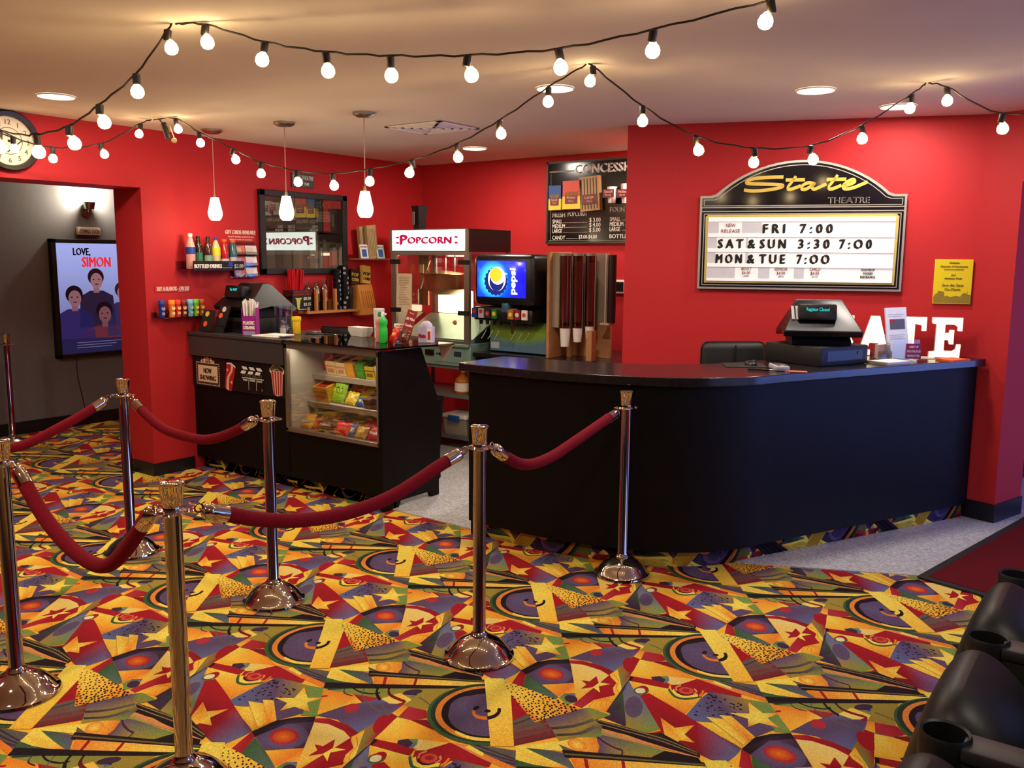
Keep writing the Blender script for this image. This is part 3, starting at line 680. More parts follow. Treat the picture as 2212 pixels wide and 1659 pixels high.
# ceiling fittings
t=None
for i,(x,y) in enumerate(CANS+CANS_OFF[:1]):
    lab=['round recessed ceiling light above the hall opening, nearest the clock','round recessed ceiling light behind the long bulb string, above the bar counter','small recessed ceiling light farthest back, above the popcorn machine area','recessed ceiling light above the register counter, brightest on the right','recessed ceiling light close to the red wall, half behind a string bulb','added recessed ceiling light out of view behind the marquee wall'][i]
    t=thing('recessed_light',lab,'ceiling light',(x,y,ZC),0,'recessed ceiling lights')
    b=MB(); b.lathe([(.106,-.001),(.106,-.006),(.1,-.009),(.098,-.004)],seg=28); b.obj('trim_ring',WHITE,t)
    b=MB(); b.lathe([(0,-.006),(.098,-.006),(.098,-.004)],seg=28); b.obj('lens',CANM,t)
t=thing('ceiling_vent','square white louvred air vent in the ceiling','vent',(-4.31,4.93,ZC))
b=MB(); b.box(-.26,.26,-.22,.22,-.006,0); b.obj('backing',C(150,146,144,.7),t)
b=MB()
for k in range(5):
    u=.26-.048*k; v=.22-.041*k; wd=.034 if k==0 else .018
    for (x0,x1,y0,y1) in ((-u,u,-v,-v+wd),(-u,u,v-wd,v),(-u,-u+wd,-v,v),(u-wd,u,-v,v)): b.box(x0,x1,y0,y1,-.011-.0012*k,-.006)
b.obj('louvres',C(244,240,236,.6),t)
b=MB(); b.box(-.07,.07,-.06,.06,-.012,-.006); b.obj('core_grille',C(180,176,176,.6),t)
# ------------------------------------------------ stanchions and ropes
def cr(pts,n=6):
    P=[Vector(p) for p in pts]; out=[]
    for i in range(len(P)-1):
        a=P[max(i-1,0)]; b_=P[i]; c=P[i+1]; d=P[min(i+2,len(P)-1)]
        for k in range(n):
            t=k/n; out.append(.5*((2*b_)+(c-a)*t+(2*a-5*b_+4*c-d)*t*t+(3*b_-a-3*c+d)*t**3))
    out.append(P[-1]); return out
POST={'1':(-3.448,1.484),'2':(-4.653,2.675),'3':(-3.416,2.697),'4':(-2.39,1.513),'5':(-2.217,2.826),'6':(-2.217,4.085),'8':(-4.65,1.45),'0':(-8.10,3.60)}
def stanchion(xy,label):
    t=thing('rope_stanchion',label,'stanchion',(xy[0],xy[1],.001),0,'chrome stanchions of the queue line')
    b=MB(); b.lathe([(0,0),(.148,0),(.152,.006),(.15,.014),(.135,.022),(.118,.048),(.085,.075),(.05,.092),(.034,.1),(0,.1)],seg=40); b.obj('base',CHROME,t)
    b=MB(); b.lathe([(0,.094),(.036,.094),(.038,.105),(.03,.115),(.0275,.12),(.0275,.93),(0,.93)],seg=28); b.obj('pole',CHROME,t)
    b=MB(); b.lathe([(.0275,.912),(.044,.914),(.047,.92),(.044,.926),(.0275,.93)],seg=24)
    for k in range(4):
        a=math.pi/4+k*math.pi/2; b.torus((.049*math.cos(a),.049*math.sin(a),.92),.013,.0045,seg=14,rs=6)
    b.obj('collar',CHROME,t)
    b=MB(); b.lathe([(0,.93),(.029,.93),(.031,.94),(.036,.998),(.039,1.003),(.039,1.01),(.03,1.015),(0,1.016)],seg=28); b.obj('cap',CHROME,t)
    return t
for k,l in (('1','chrome rope stanchion at far left, its top cap cut by the left edge'),('2','chrome rope stanchion in front of the hall opening, second from the left'),
            ('3','chrome rope stanchion standing in front of the candy display case'),('4','nearest chrome rope stanchion, its round base out of view below'),
            ('5','chrome rope stanchion at left front of the black bar counter, linked to two ropes'),('6','chrome rope stanchion right against the curved black counter, end of the line'),
            ('0','thin distant chrome stanchion in the dim grey hall, far left'),('8','chrome rope stanchion out of view at the left end of the rope')):
    stanchion(POST[k],l)
def rope(a,bn,ctrl,label):
    A=Vector(POST[a]); B=Vector(POST[bn]); d=(B-A); L=d.length; e=.074/L
    def P(t,z): q=A+d*t; return Vector((q.x,q.y,z))
    pts=cr([P(e,.925)]+[P(t,z) for t,z in ctrl]+[P(1-e,.925)],7)
    t=thing('velvet_rope',label,'rope',tuple(P(.5,0)),0,'red velvet ropes between the stanchions'); o=P(.5,0)
    # arc-length split
    s=[0]
    for p,q in zip(pts,pts[1:]): s.append(s[-1]+(q-p).length)
    T=s[-1]
    def at(x):
        for i in range(len(s)-1):
            if s[i+1]>=x:
                u=(x-s[i])/max(1e-6,s[i+1]-s[i]); return pts[i].lerp(pts[i+1],u)-o
        return pts[-1]-o
    n=40; b=MB(); b.tube([at(.105+(T-.21)*k/n) for k in range(n+1)],.0255,12); b.obj('velvet_cover',VELV,t)
    for sgn in (0,1):
        f=(lambda x:at(x)) if sgn==0 else (lambda x:at(T-x))
        b=MB(); b.tube([f(.03),f(.036),f(.045),f(.06),f(.085),f(.118)],[.008,.017,.0255,.0275,.0275,.0275],16); fe=b.obj('ferrule',CHROME,t)
        b=MB(); p=f(.016); dd=(f(.03)-f(0)).normalized(); M=Matrix.Translation(p)@dd.to_track_quat('X','Z').to_matrix().to_4x4()
        b.torus((0,0,0),.014,.0035,'Y',16,6,M); b.torus((.014,0,0),.008,.003,'Z',12,6,M); h=b.obj('hook',CHROME,fe)
rope('2','8',[(.12,.885),(.28,.80),(.5,.722),(.72,.80),(.88,.885)],'red velvet rope running off to the left edge, farthest from the counters')
rope('2','3',[(.115,.868),(.289,.775),(.48,.752),(.62,.762),(.77,.82),(.9,.895)],'red velvet rope in front of the red pillar and black counter')
rope('1','4',[(.13,.90),(.188,.84),(.289,.755),(.423,.685),(.55,.655),(.65,.67),(.75,.745),(.86,.86)],'deeply sagging red velvet rope at lower left, nearest to the camera')
rope('4','5',[(.08,.90),(.14,.872),(.223,.831),(.344,.793),(.492,.779),(.654,.803),(.832,.88),(.92,.915)],'long red velvet rope crossing in front of the display case')
rope('5','6',[(.08,.90),(.15,.845),(.245,.79),(.34,.775),(.45,.785),(.545,.808),(.747,.862),(.9,.905)],'red velvet rope hanging in front of the black bar counter')
# ------------------------------------------------ theatre seats, lower right
t=thing('theatre_seat_row','row of folded black theatre seats with cup holders at lower right','seating',(0,0,.001))
SEATM=mat('black_seat_plastic',(15,14,16),.48,noise=.15,nscale=300,bump=.03,spec=.45); ARMM=mat('dark_arm_plastic',(40,36,36),.5,noise=.1)
YA=[1.49,2.12,2.76,3.40]
for y in YA:
    b=MB(); b.rbox(-.262,.36,y-.046,y+.046,.588,.622,.008); b.box(-.285,.3,y-.036,y+.036,.0,.588); a=b.obj('armrest',ARMM,t)
    b=MB(); b.box(.031,.035,y-.047,y+.047,.60,.6225); b.obj('seam',BPL,a)
    b=MB(); b.lathe([(0,.53),(.046,.53),(.048,.628),(.0535,.632),(.057,.624),(.056,.56),(.05,.42),(.046,.2),(.05,.0),(0,0)],x=-.30,y=y,seg=28); b.obj('cup_holder',SEATM,a)
prof=[(-.08,.40),(-.15,.55),(-.23,.635),(-.30,.667),(-.345,.652),(-.375,.60),(-.40,.52),(-.425,.42),(-.445,.33),(-.43,.25),(-.34,.21),(-.2,.22),(-.1,.28)]
for y0,y1 in zip(YA,YA[1:]):
    cy=(y0+y1)/2; hw=(y1-y0)/2-.045; b=MB(); rings=[]; c=(-.29,.43)
    for k in range(13):
        u=-1+2*k/12; sc=max(.02,(1-abs(u)**4))**.4
        rings.append([b.bm.verts.new((c[0]+(x-c[0])*sc,cy+hw*u,c[1]+(z-c[1])*sc)) for x,z in prof])
    for R,Q in zip(rings,rings[1:]):
        n=len(R)
        for i in range(n):
            f=b.bm.faces.new([R[i],R[(i+1)%n],Q[(i+1)%n],Q[i]]); f.smooth=True
    b.bm.faces.new(rings[0]); b.bm.faces.new(rings[-1][::-1])
    o_=b.obj('folded_seat',SEATM,t); m_=o_.modifiers.new('sub','SUBSURF'); m_.levels=1; m_.render_levels=2
    b=MB(); b.rbox(.10,.2,y0+.06,y1-.06,.38,1.02,.04,3); b.obj('backrest',SEATM,t)
# ------------------------------------------------ left service counter and candy case
t=thing('service_counter','black service counter with charcoal top edge and movie stickers on its front','counter',(0,0,.0))
b=MB(); b.box(-6.162,-5.025,4.10,4.70,1.085,1.11); b.obj('countertop',GREYL,t,bev=.003)
b=MB(); b.box(-6.162,-5.025,4.112,4.14,.925,1.085); b.obj('apron',GREYL,t)
b=MB(); b.box(-6.162,-5.025,4.15,4.17,.1,.925); b.box(-6.162,-5.025,4.17,4.69,.1,.12); b.box(-6.162,-6.142,4.17,4.69,.12,1.085); b.box(-5.045,-5.025,4.17,4.69,.12,1.085); b.obj('carcass',BLK,t)
b=MB(); b.box(-6.155,-5.04,4.136,4.15,.68,.915); db=b.obj('sticker_board',mat('black_board',(20,14,14),.45,noise=.2),t)
b=MB(); b.box(-6.162,-5.025,4.215,4.235,.008,.1); b.obj('kick_board',BASE,t)
o=carpet_object('carpeted_kick',carpet_strip('k',(-6.16,4.214),(-5.025,4.214),.1)); o.parent=t
# stickers on the board (local board coordinates x,z; y just in front)
YS=4.1345
CREAM=C(226,196,160,.6); DRED=C(186,30,28,.5)
def frame_bulbs(b,x0,x1,z0,z1,y,n,m,s):
    for i in range(n+1):
        for z in (z0,z1): b.box(x0+(x1-x0)*i/n-s,x0+(x1-x0)*i/n+s,y-.0012,y,z-s,z+s)
    for i in range(1,m):
        for x in (x0,x1): b.box(x-s,x+s,y-.0012,y,z0+(z1-z0)*i/m-s,z0+(z1-z0)*i/m+s)
def starpts(cx,cz,R,r=None,rot=math.pi/2,n=5):
    r=r or R*.42; return [(cx+(R if k%2==0 else r)*math.cos(rot+math.pi*k/n),cz+(R if k%2==0 else r)*math.sin(rot+math.pi*k/n)) for k in range(2*n)]
b=MB(); b.m(C(70,44,20,.5)).box(-6.095,-5.815,YS-.001,YS+.001,.705,.865)
b.m(CREAM).box(-6.08,-5.83,YS-.002,YS,.72,.85); frame_bulbs(b.m(WINK),-6.10,-5.81,.70,.87,YS-.0005,18,11,.0035)
for cx,cz,R in ((-6.03,.88,.018),(-5.995,.89,.026),(-5.955,.90,.034),(-5.91,.89,.026),(-5.88,.88,.018)): b.m(C(200,150,110,.5) if R>.03 else CREAM).xz(starpts(cx,cz,R),YS-.0015+R*.01,YS+.001)
b.m(INK).text('NOW',-5.955,.79,.058,YS-.003,.10,bold=.012); b.text('SHOWING',-5.955,.735,.055,YS-.003,.2,bold=.012)
b.obj('now_showing_sticker',None,db,label='cream and brown marquee sticker with stars')
b=MB(); M=Matrix.Translation((-5.68,0,.785))@Matrix.Rotation(math.radians(13),4,'Y')
def xzM(b,poly,y0,y1,M):
    k=len(b.bm.verts); b.xz(poly,y0,y1); b.bm.verts.ensure_lookup_table()
    for v in b.bm.verts[k:]: v.co=M@v.co
xzM(b.m(DRED),[(-.055,.09),(0,.102),(.055,.09),(.042,-.1),(0,-.112),(-.042,-.1)],YS-.001,YS+.001,M)
xzM(b.m(CREAM),[(.0,.1),(.028,.096),(.026,.05),(-.002,-.0),(.0,-.06),(.012,-.105),(-.02,-.105),(-.028,-.04),(-.024,.0),(.006,.05)],YS-.002,YS,M)
xzM(b,starpts(-.034,.045,.016),YS-.002,YS,M); xzM(b,starpts(.03,-.035,.016),YS-.002,YS,M); xzM(b.m(WINK),[(-.056,.088),(0,.1),(.056,.088),(.05,.1),(0,.112),(-.05,.1)],YS-.002,YS,M)
b.obj('soda_cup_sticker',None,db,label='red soda cup sticker with stars')
b=MB(); b.m(C(16,13,14,.4)).box(-5.53,-5.28,YS-.001,YS+.001,.70,.885)
for r in range(2):
    for k in range(3):
        x=-5.53+k*.085; z=.868-r*.032; sh=(.02,-.015)[r]; b.m(WINK).xz([(x+sh*.0,z+.011),(x+.055,z+.011),(x+.055+sh,z-.011),(x+sh,z-.011)],YS-.002,YS)
b.m(C(120,112,96,.6)).text('MOVIE NIGHT',-5.405,.802,.034,YS-.003,.235,bold=.01)
b.m(WINK).box(-5.53,-5.275,YS-.002,YS,.792,.797); b.text('TAKE',-5.49,.772,.022,YS-.003,.055); b.text('SCENE',-5.405,.772,.022,YS-.003,.062); b.text('DATE',-5.318,.772,.022,YS-.003,.055)
b.box(-5.452,-5.449,YS-.002,YS,.705,.785); b.box(-5.362,-5.359,YS-.002,YS,.705,.785); b.m(C(110,108,106,.5)).xz(starpts(-5.295,.715,.014,.006,n=4),YS-.002,YS)
b.obj('clapperboard_sticker',None,db,label='black clapperboard sticker with white bars')
b=MB(); b.m(C(224,172,150,.6)).xz([(-5.19,.875),(-5.055,.875),(-5.07,.70),(-5.125,.688),(-5.165,.70)],YS-.001,YS+.001)
for k in range(4):
    x=-5.18+k*.032; xb=-5.16+k*.0235; b.m(C(168,44,40,.6)).xz([(x,.872),(x+.016,.872),(xb+.011,.698),(xb,.698)],YS-.002,YS)
b.m(C(228,206,160,.7))
for k in range(11): b.lathe([(0,0),(.021,0),(.021,.002)],seg=9,M=Matrix.Translation((-5.185+.0125*k,YS,.878+.03*math.sin(k*math.pi/10)+random.uniform(-.006,.006)))@Matrix.Rotation(math.pi/2,4,'X'))
b.lathe([(0,0),(.018,0),(.018,.002)],seg=9,M=Matrix.Translation((-5.12,YS,.922))@Matrix.Rotation(math.pi/2,4,'X'))
b.obj('popcorn_sticker',None,db,label='red and white striped popcorn bucket sticker')
# display case
t=thing('candy_display_case','glass fronted candy display case with grey frame in the black counter','display case',(0,0,0))
XL,XR=-5.02,-4.09
b=MB()
for (x0,x1,z0,z1) in ((XL,XL+.028,.45,1.085),(XR-.012,XR,.45,1.085),(XL,XR,1.05,1.1),(XL,XR,.445,.475)): b.box(x0,x1,4.12,4.15,z0,z1)
b.obj('frame',ALU,t,bev=.003)
b=MB(); b.box(XL,XR+.02,4.15,4.20,.1,.445); b.box(XL,XR+.02,4.2,4.62,.40,.445); b.obj('base_panel',BLK,t)
b=MB(); b.yz([(4.13,.008),(4.13,1.085),(4.52,1.085),(4.575,.96),(4.70,.70),(4.72,.13),(4.70,.12),(4.70,.008),(4.62,.008),(4.60,.05),(4.30,.05),(4.28,.008)],XR,XR+.03); b.obj('side_panel',BLK,t)
b=MB(); b.box(XL+.005,XL+.02,4.15,4.56,.45,1.08); b.box(XL+.02,XR-.001,4.54,4.56,.45,.70); b.obj('white_liner',C(226,216,196,.6),t)
b=MB(); b.xy([(XL,4.10),(XR+.035,4.10),(XR+.16,4.72),(XL,4.72)],1.10,1.112); b.obj('glass_top',pane('dark_glass_top',(150,146,140),.3,.03),t)
b=MB(); b.xz([(XR+.028,1.098),(XR+.16,1.098),(XR+.07,.975)],4.70,4.71); b.obj('bracket',C(196,160,150,.5),t)
b=MB(); b.box(XL,XR+.03,4.235,4.25,.008,.1); b.obj('kick_board',BASE,t)
o=carpet_object('carpeted_kick',carpet_strip('k',(-5.02,4.225),(-4.09,4.225),.1)); o.parent=t
for (z,yf) in ((.835,4.36),(.635,4.31)):
    b=MB(); M=Matrix.Translation((0,yf,z))@Matrix.Rotation(math.radians(16),4,'X'); b.box(XL+.022,XR-.014,0,.2,-.006,.006,M); b.box(XL+.022,XR-.014,-.006,.004,-.03,.012,M); b.obj('shelf',C(190,178,160,.5),t)
b=MB(); b.box(XL+.03,XR-.014,4.131,4.135,.475,1.05); b.obj('front_pane',GLASS,t)
b=MB(); b.box(XL+.04,XR-.03,4.165,4.185,1.06,1.075); b.obj('added_strip_lamp',mat('added_case_strip',(255,240,210),.5,emit=2.2,ecol=(255,226,180)),t)  # strip and the area light below are added to brighten the case interior
area('added_case_light',((XL+XR)/2,4.18,1.055),.8,5.0,(1,.86,.66),(math.radians(-25),0,0),'RECTANGLE',size_y=.03)
# candy
def boxed(name,label,cx,y,z,w,d,h,col,stripe,txt=None,rz=0,tilt=16,group='boxed candy in the display case',tc=INK):
    t=thing(name,label,'candy',(cx,y,z),rz,group); t.rotation_euler=(math.radians(tilt),0,math.radians(rz))
    b=MB(); b.box(-w/2,w/2,0,d,0,h); b.obj('carton',C(*col,.45),t,bev=.002)
    b=MB(); b.box(-w*.36,w*.36,.01,d-.01,h,h+.0008); b.box(-w*.5-.0006,-w*.5,.01,d*.8,h*.2,h*.8)
    lb=b.obj('printed_panel',C(*stripe,.45),t)
    b=MB(); b.box(-w*.5,w*.5,-.0008,0,h*.62,h*.74); b.box(-w*.36,w*.30,-.0008,0,h*.2,h*.5); b.obj('front_print',C(*[int(.5*(a_+b_)) for a_,b_ in zip(col,stripe)],.45),t)
    b=MB(); b.m(tc).text(txt or 'CANDY',0,d*.35,d*.24,0,w*.66,bold=.03,M=Matrix.Translation((0,0,h+.0012))@Matrix.Rotation(math.radians(-90),4,'X')); b.obj('lettering',None,t)
    return t
zz=lambda y,y0,z0: z0+(y-y0)*math.tan(math.radians(7))
Y1,Z1=4.375,.848; Yb,Zb=4.325,.648
def sh1(x,w,h,d,col,st,label,**k): boxed('candy_box',label,x,Y1,Z1,w,d,h,col,st,**k)
def sh2(x,w,h,d,col,st,label,**k): boxed('candy_box',label,x,Yb,Zb,w,d,h,col,st,**k)
sh1(-4.80,.10,.105,.17,(236,206,140),(196,60,44),'cream and red candy box left on the top shelf of the case')
sh1(-4.695,.095,.10,.17,(238,212,146),(188,70,50),'cream candy box beside the orange pack on the top shelf')
sh1(-4.60,.075,.10,.16,(240,160,44),(246,190,60),'orange candy box in the middle of the top shelf')
sh1(-4.50,.085,.105,.17,(70,150,40),(120,190,60),'green candy box on the top shelf of the case')
sh1(-4.405,.09,.095,.17,(226,190,50),(40,34,26),'yellow candy box with black lettering on the top shelf')
sh1(-4.315,.07,.10,.16,(236,230,216),(214,150,60),'white candy box near the right end of the top shelf')
sh1(-4.19,.12,.11,.16,(206,46,38),(232,120,40),'red candy box at the right end of the top shelf',txt='HOT',tc=WINK)
sh2(-4.86,.15,.115,.17,(240,180,40),(196,50,30),'large yellow and red candy box at left on the middle shelf')
sh2(-4.385,.075,.07,.17,(84,56,48),(120,70,56),'dark brown candy box on the middle shelf, left of two')
sh2(-4.30,.065,.085,.17,(58,38,40),(96,60,60),'blackish brown candy box standing tallest on the middle shelf')
sh2(-4.205,.08,.06,.17,(150,40,30),(220,150,110),'reddish brown candy box at the right end of the middle shelf')
def pillow(b,w,h,t,M,nx=8,nz=8,crimp=True):
    g={}
    for s in (1,-1):
        for i in range(nx+1):
            for j in range(nz+1):
                u=-1+2*i/nx; v=-1+2*j/nz; bul=max(0,(1-u**4)*(1-v**4))**.6
                if s==-1 and (i in (0,nx) or j in (0,nz)): g[s,i,j]=g[1,i,j]; continue
                x=w/2*u*(1-.06*(1-abs(v))*1); z=h/2*v+.004*math.sin(9*u+3*v)
                y=s*t/2*bul+.004*math.sin(7*u*v*3+i)
                g[s,i,j]=b.bm.verts.new(M@Vector((x,y,z)))
    for s in (1,-1):
        for i in range(nx):
            for j in range(nz):
                q=[g[s,i,j],g[s,i+1,j],g[s,i+1,j+1],g[s,i,j+1]]
                try: f=b.bm.faces.new(q if s==-1 else q[::-1])
                except ValueError: continue
                f.material_index=b.cur; f.smooth=True
def candybag(label,x,y,z,w,h,t,col,lab=None,txt=None,tilt=-25,rz=0,lean=0,tc=(240,236,226),name='candy_bag',group='candy bags in the display case',cat='candy bag'):
    root=thing(name,label,cat,(x,y,z+.004+.5*w*abs(math.sin(math.radians(lean)))),0,group); root.rotation_euler=(math.radians(tilt),math.radians(lean),math.radians(rz))
    b=MB(); pillow(b,w,h,t,Matrix.Translation((0,0,h/2))); b.obj('wrapper',C(*col,.25,nscale=90,noise=.15),root)
    if lab:
        b=MB(); pillow(b,w*.72,h*.42,t*.9,Matrix.Translation((0,-t*.1,h*.5))); b.obj('printed_label',C(*lab,.3),root)
    if txt:
        b=MB(); b.m(C(*tc,.4)).text(txt,0,h*.42,h*.22,-t*.62,w*.7,bold=.04); b.obj('lettering',None,root)
    return root
candybag('small red candy bag at the left end of the top shelf',-4.91,4.42,0.8644,.1,.13,.04,(196,36,50),tilt=-12,rz=-5)
candybag('lime green and black candy bag leaning on the middle shelf',-4.71,4.335,0.6544,.13,.17,.04,(150,200,40),(40,50,30),'SOUR',tilt=-22,lean=3,tc=(190,230,60))
candybag('yellow candy bag lying behind the lime bag on the middle shelf',-4.52,4.43,0.6816,.13,.13,.04,(214,190,40),(220,60,40),tilt=-32,lean=-3)
candybag('red and orange candy bag at the back of the middle shelf',-4.66,4.475,0.6945,.12,.13,.03,(200,60,36),(236,140,50),tilt=-12)
candybag('small clear yellow candy bag at the front of the middle shelf',-4.58,4.33,0.6529,.11,.10,.035,(222,196,60),tilt=-35,lean=3)
candybag('blue and yellow small pack on the middle shelf before the dark boxes',-4.475,4.33,0.6529,.09,.07,.03,(44,90,160),(240,220,120),tilt=-40)
zb=.447
for i,(x,y,w,h,col,lab,txt,ln,l) in enumerate((
 (-4.91,4.20,.125,.13,(236,170,44),(70,40,26),"m&m's",-2,'yellow candy bag at the left front of the bottom shelf'),
 (-4.87,4.34,.135,.13,(240,180,50),(60,36,26),"m&m's",2,'yellow candy bag behind others at left on the bottom shelf'),
 (-4.815,4.20,.045,.11,(200,36,30),None,None,2,'narrow red candy bag at the left front of the bottom shelf'),
 (-4.715,4.34,.15,.13,(80,44,30),(50,28,22),"m&m's",-2,'brown candy bag at the back of the bottom shelf'),
 (-4.71,4.20,.145,.12,(64,36,26),(40,24,20),"m&m's",2,'dark brown candy bag at the front of the bottom shelf'),
 (-4.56,4.34,.135,.12,(110,60,40),(190,160,120),None,-2,'brown and silver candy bag in the middle of the bottom shelf'),
 (-4.55,4.20,.155,.11,(206,36,34),(220,60,50),None,2,'red candy bag in the middle front of the bottom shelf'),
 (-4.44,4.20,.045,.11,(30,90,170),(240,240,240),None,3,'slim blue candy bag on the bottom shelf'),
 (-4.415,4.34,.13,.13,(190,40,36),(220,80,60),None,-2,'red candy bag at the back of the bottom shelf'),
 (-4.285,4.34,.115,.15,(206,166,60),(170,120,40),None,3,'gold candy bag standing at right on the bottom shelf'),
 (-4.35,4.20,.115,.10,(190,140,56),(220,180,90),None,-2,'crumpled gold candy bag at the front of the bottom shelf'),
 (-4.175,4.34,.09,.12,(60,34,26),(96,56,36),None,2,'dark candy bag behind the red bag at the right of the bottom shelf'),
 (-4.21,4.20,.15,.12,(176,28,34),(190,40,44),'Twizzlers',0,'wide red licorice bag at the right front of the bottom shelf'))):
    candybag(l,x,y,zb,w,h,.04,col,lab,txt,tilt=-34,lean=ln)
# ------------------------------------------------ curved bar counter on the right
def offs(P,d):
    out=[]
    for i,p in enumerate(P):
        a=P[max(i-1,0)]; c=P[min(i+1,len(P)-1)]; t=Vector((c[0]-a[0],c[1]-a[1])).normalized(); out.append((p[0]-t.y*d,p[1]+t.x*d))
    return out
raw=[(-3.335,4.045),(-2.98,4.03),(-2.64,4.05),(-2.32,4.12),(-2.03,4.24),(-1.83,4.40),(-1.70,4.58),(-1.615,4.78)]
OUT=[(p.x,p.y) for p in cr([(x,y,0) for x,y in raw],5)]+[(-.845,6.385)]
t=thing('bar_counter','long curved black bar counter with dark stone top in front of the marquee wall','counter',(0,0,0))
b=MB(); b.xy(OUT+[(-.97,6.425),(-1.62,6.18),(-2.12,5.0),(-2.36,4.74),(-2.75,4.58),(-3.34,4.50)],1.032,1.08); o=b.obj('countertop',BTOP,t,bev=.004)
def ribbon(P,th,z0,z1,name,m,par):
    b=MB(); Q=offs(P,th); n=len(P)
    V=[[b.bm.verts.new((x,y,z)) for x,y in L] for L in (P,Q) for z in (z0,z1)]
    for i in range(n-1):
        for A,B in ((0,1),(3,2),(1,3),(2,0)):
            f=b.bm.faces.new([V[A][i],V[A][i+1],V[B][i+1],V[B][i]]); f.smooth=(A in(0,3))
    for i in (0,n-1): b.bm.faces.new([V[0][i],V[1][i],V[3][i],V[2][i]])
    return b.obj(name,m,par)
PAN=offs(OUT,.055); PAN[0]=(-3.30,4.10); PAN[-1]=(-.895,6.40)
ribbon(PAN,.02,.10,1.032,'front_panel',BLK,t)
b=MB(); b.box(-3.30,-3.275,4.12,4.48,.008,1.032); b.obj('end_panel',BLK,t)
b=MB(); x,y=OUT[-2]; b.cbox((-1.93,4.46,.56),(.03,.02,.92),math.radians(35)); b.obj('corner_batten',BLK,t) if 0 else b.bm.free()
KK=offs(OUT,.115); KK[0]=(-3.25,4.16); KK[-1]=(-.93,6.41)
ribbon(KK,.02,.008,.10,'kick_board',BASE,t)
allf=[]; run=0.0; kk=[KK[0]]+KK[3::3]
if kk[-1]!=KK[-1]: kk.append(KK[-1])
for p_,q_ in zip(kk,kk[1:]):
    n_=Vector((q_[1]-p_[1],-(q_[0]-p_[0]))).normalized()*.006
    allf+=carpet_strip('k',tuple(Vector(p_)+n_),tuple(Vector(q_)+n_),.1,run); run+=math.hypot(q_[0]-p_[0],q_[1]-p_[1])
o=carpet_object('carpeted_kick',allf); o.parent=t
# ------------------------------------------------ festoon bulb strings
def bulb_parts():
    b=MB(); b.lathe([(0,-.045),(.013,-.045),(.0155,-.04),(.0155,-.004),(.01,0),(0,0)],seg=14); s=b.obj('socket',SOCK)
    b=MB(); b.lathe([(.010,-.042),(.013,-.047),(.022,-.057),(.0262,-.070),(.0255,-.083),(.018,-.094),(.008,-.0985),(0,-.099)],seg=20); u=b.obj('bulb',BULBM); return s,u
PS,PB=bulb_parts()
def strand(label,path_ctrl,bulbs,loc):
    t=thing('bulb_string',label,'string lights',loc,0,'festoon bulb strings along the ceiling'); L=Vector(loc)
    b=MB(); pts=cr([Vector(p)-L for p in path_ctrl],6)
    b.tube([p+Vector((0,0,.003*math.sin(i*2.1))) for i,p in enumerate(pts)],.0042,6); b.obj('wire',WIRE,t)
    for i,(p,tx,ty) in enumerate(bulbs):
        for src in (PS,PB):
            o=src.copy(); COL.objects.link(o); o.parent=t; o.location=Vector(p)-L; o.rotation_euler=(tx,ty,random.uniform(0,6))
def auto(ceil_a,ceil_b,centres,da=.009):
    """wire from a ceiling hook through the bulb tops to the next hook; bulbs hang below the wire"""
    tops=[(x,y,z+.07) for x,y,z in centres]
    va=(Vector(tops[0])-Vector(ceil_a)); va.z=0; va=va.normalized()*da; vb=(Vector(tops[-1])-Vector(ceil_b)); vb.z=0; vb=vb.normalized()*da
    ctrl=[tuple(Vector(ceil_a)+va)]+[q for q in tops]+[tuple(Vector(ceil_b)+vb)]
    bl=[]
    for i,p in enumerate(tops):
        bl.append((p,random.uniform(-.22,.22),random.uniform(-.22,.22)))
    return ctrl,bl
H0=(-3.308,2.204,ZC-.004); H1=(-2.305,3.773,ZC-.004); H2=(-1.069,5.167,ZC-.004); HM=(-5.707,3.607,ZC-.004)
s1=[(-3.176,2.261,2.55),(-2.938,2.363,2.472),(-2.703,2.464,2.424),(-2.457,2.57,2.398),(-2.173,2.692,2.387),(-1.857,2.828,2.396),(-1.538,2.965,2.448),(-1.172,3.123,2.526)]
s2=[(-3.329,2.191,2.538),(-3.449,2.115,2.367),(-3.586,2.029,2.246),(-3.7,1.957,2.161),(-3.824,1.879,2.127),(-3.959,1.794,2.144)]
s3l=[(-5.722,3.524,2.527),(-5.769,3.264,2.369),(-5.824,2.965,2.317),(-5.865,2.74,2.361)]
s3r=[(-5.457,3.619,2.55),(-5.222,3.631,2.446),(-4.883,3.647,2.317),(-4.633,3.66,2.221),(-4.316,3.675,2.154),(-4.013,3.69,2.121),(-3.711,3.705,2.135),(-3.405,3.72,2.166),(-3.094,3.735,2.234),(-2.813,3.749,2.338),(-2.523,3.763,2.475)]
s4=[(-2.289,3.792,2.552),(-2.115,3.987,2.376),(-1.925,4.202,2.243),(-1.716,4.438,2.196),(-1.502,4.679,2.22),(-1.314,4.891,2.332),(-1.128,5.101,2.501)]
s5=[(-.963,5.116,2.523),(-.674,4.974,2.347),(-.2,4.74,2.30),(.25,4.52,2.45)]
for lab,a,bb,c in (('long bulb string crossing the ceiling nearest the camera',H0,(-1.011,3.192,ZC-.004),s1),
    ('bulb string falling steeply to the left edge in front of the wall clock',H0,(-4.6,1.36,2.40),s2),
    ('short bulb string behind, low over the clock at the left edge',HM,(-5.95,2.3,ZC-.004),s3l),
    ('bulb string sagging across the popcorn side, in front of the pendant lamps',HM,H1,s3r),
    ('bulb string sagging in front of the marquee showtimes board',H1,H2,s4),
    ('bulb string leaving over the right end of the red wall',H2,(.5,4.4,ZC-.004),s5)):
    ct,bl=auto(a,bb,c); strand(lab,ct,bl,ct[0])
for o in (PS,PB): bpy.data.objects.remove(o)
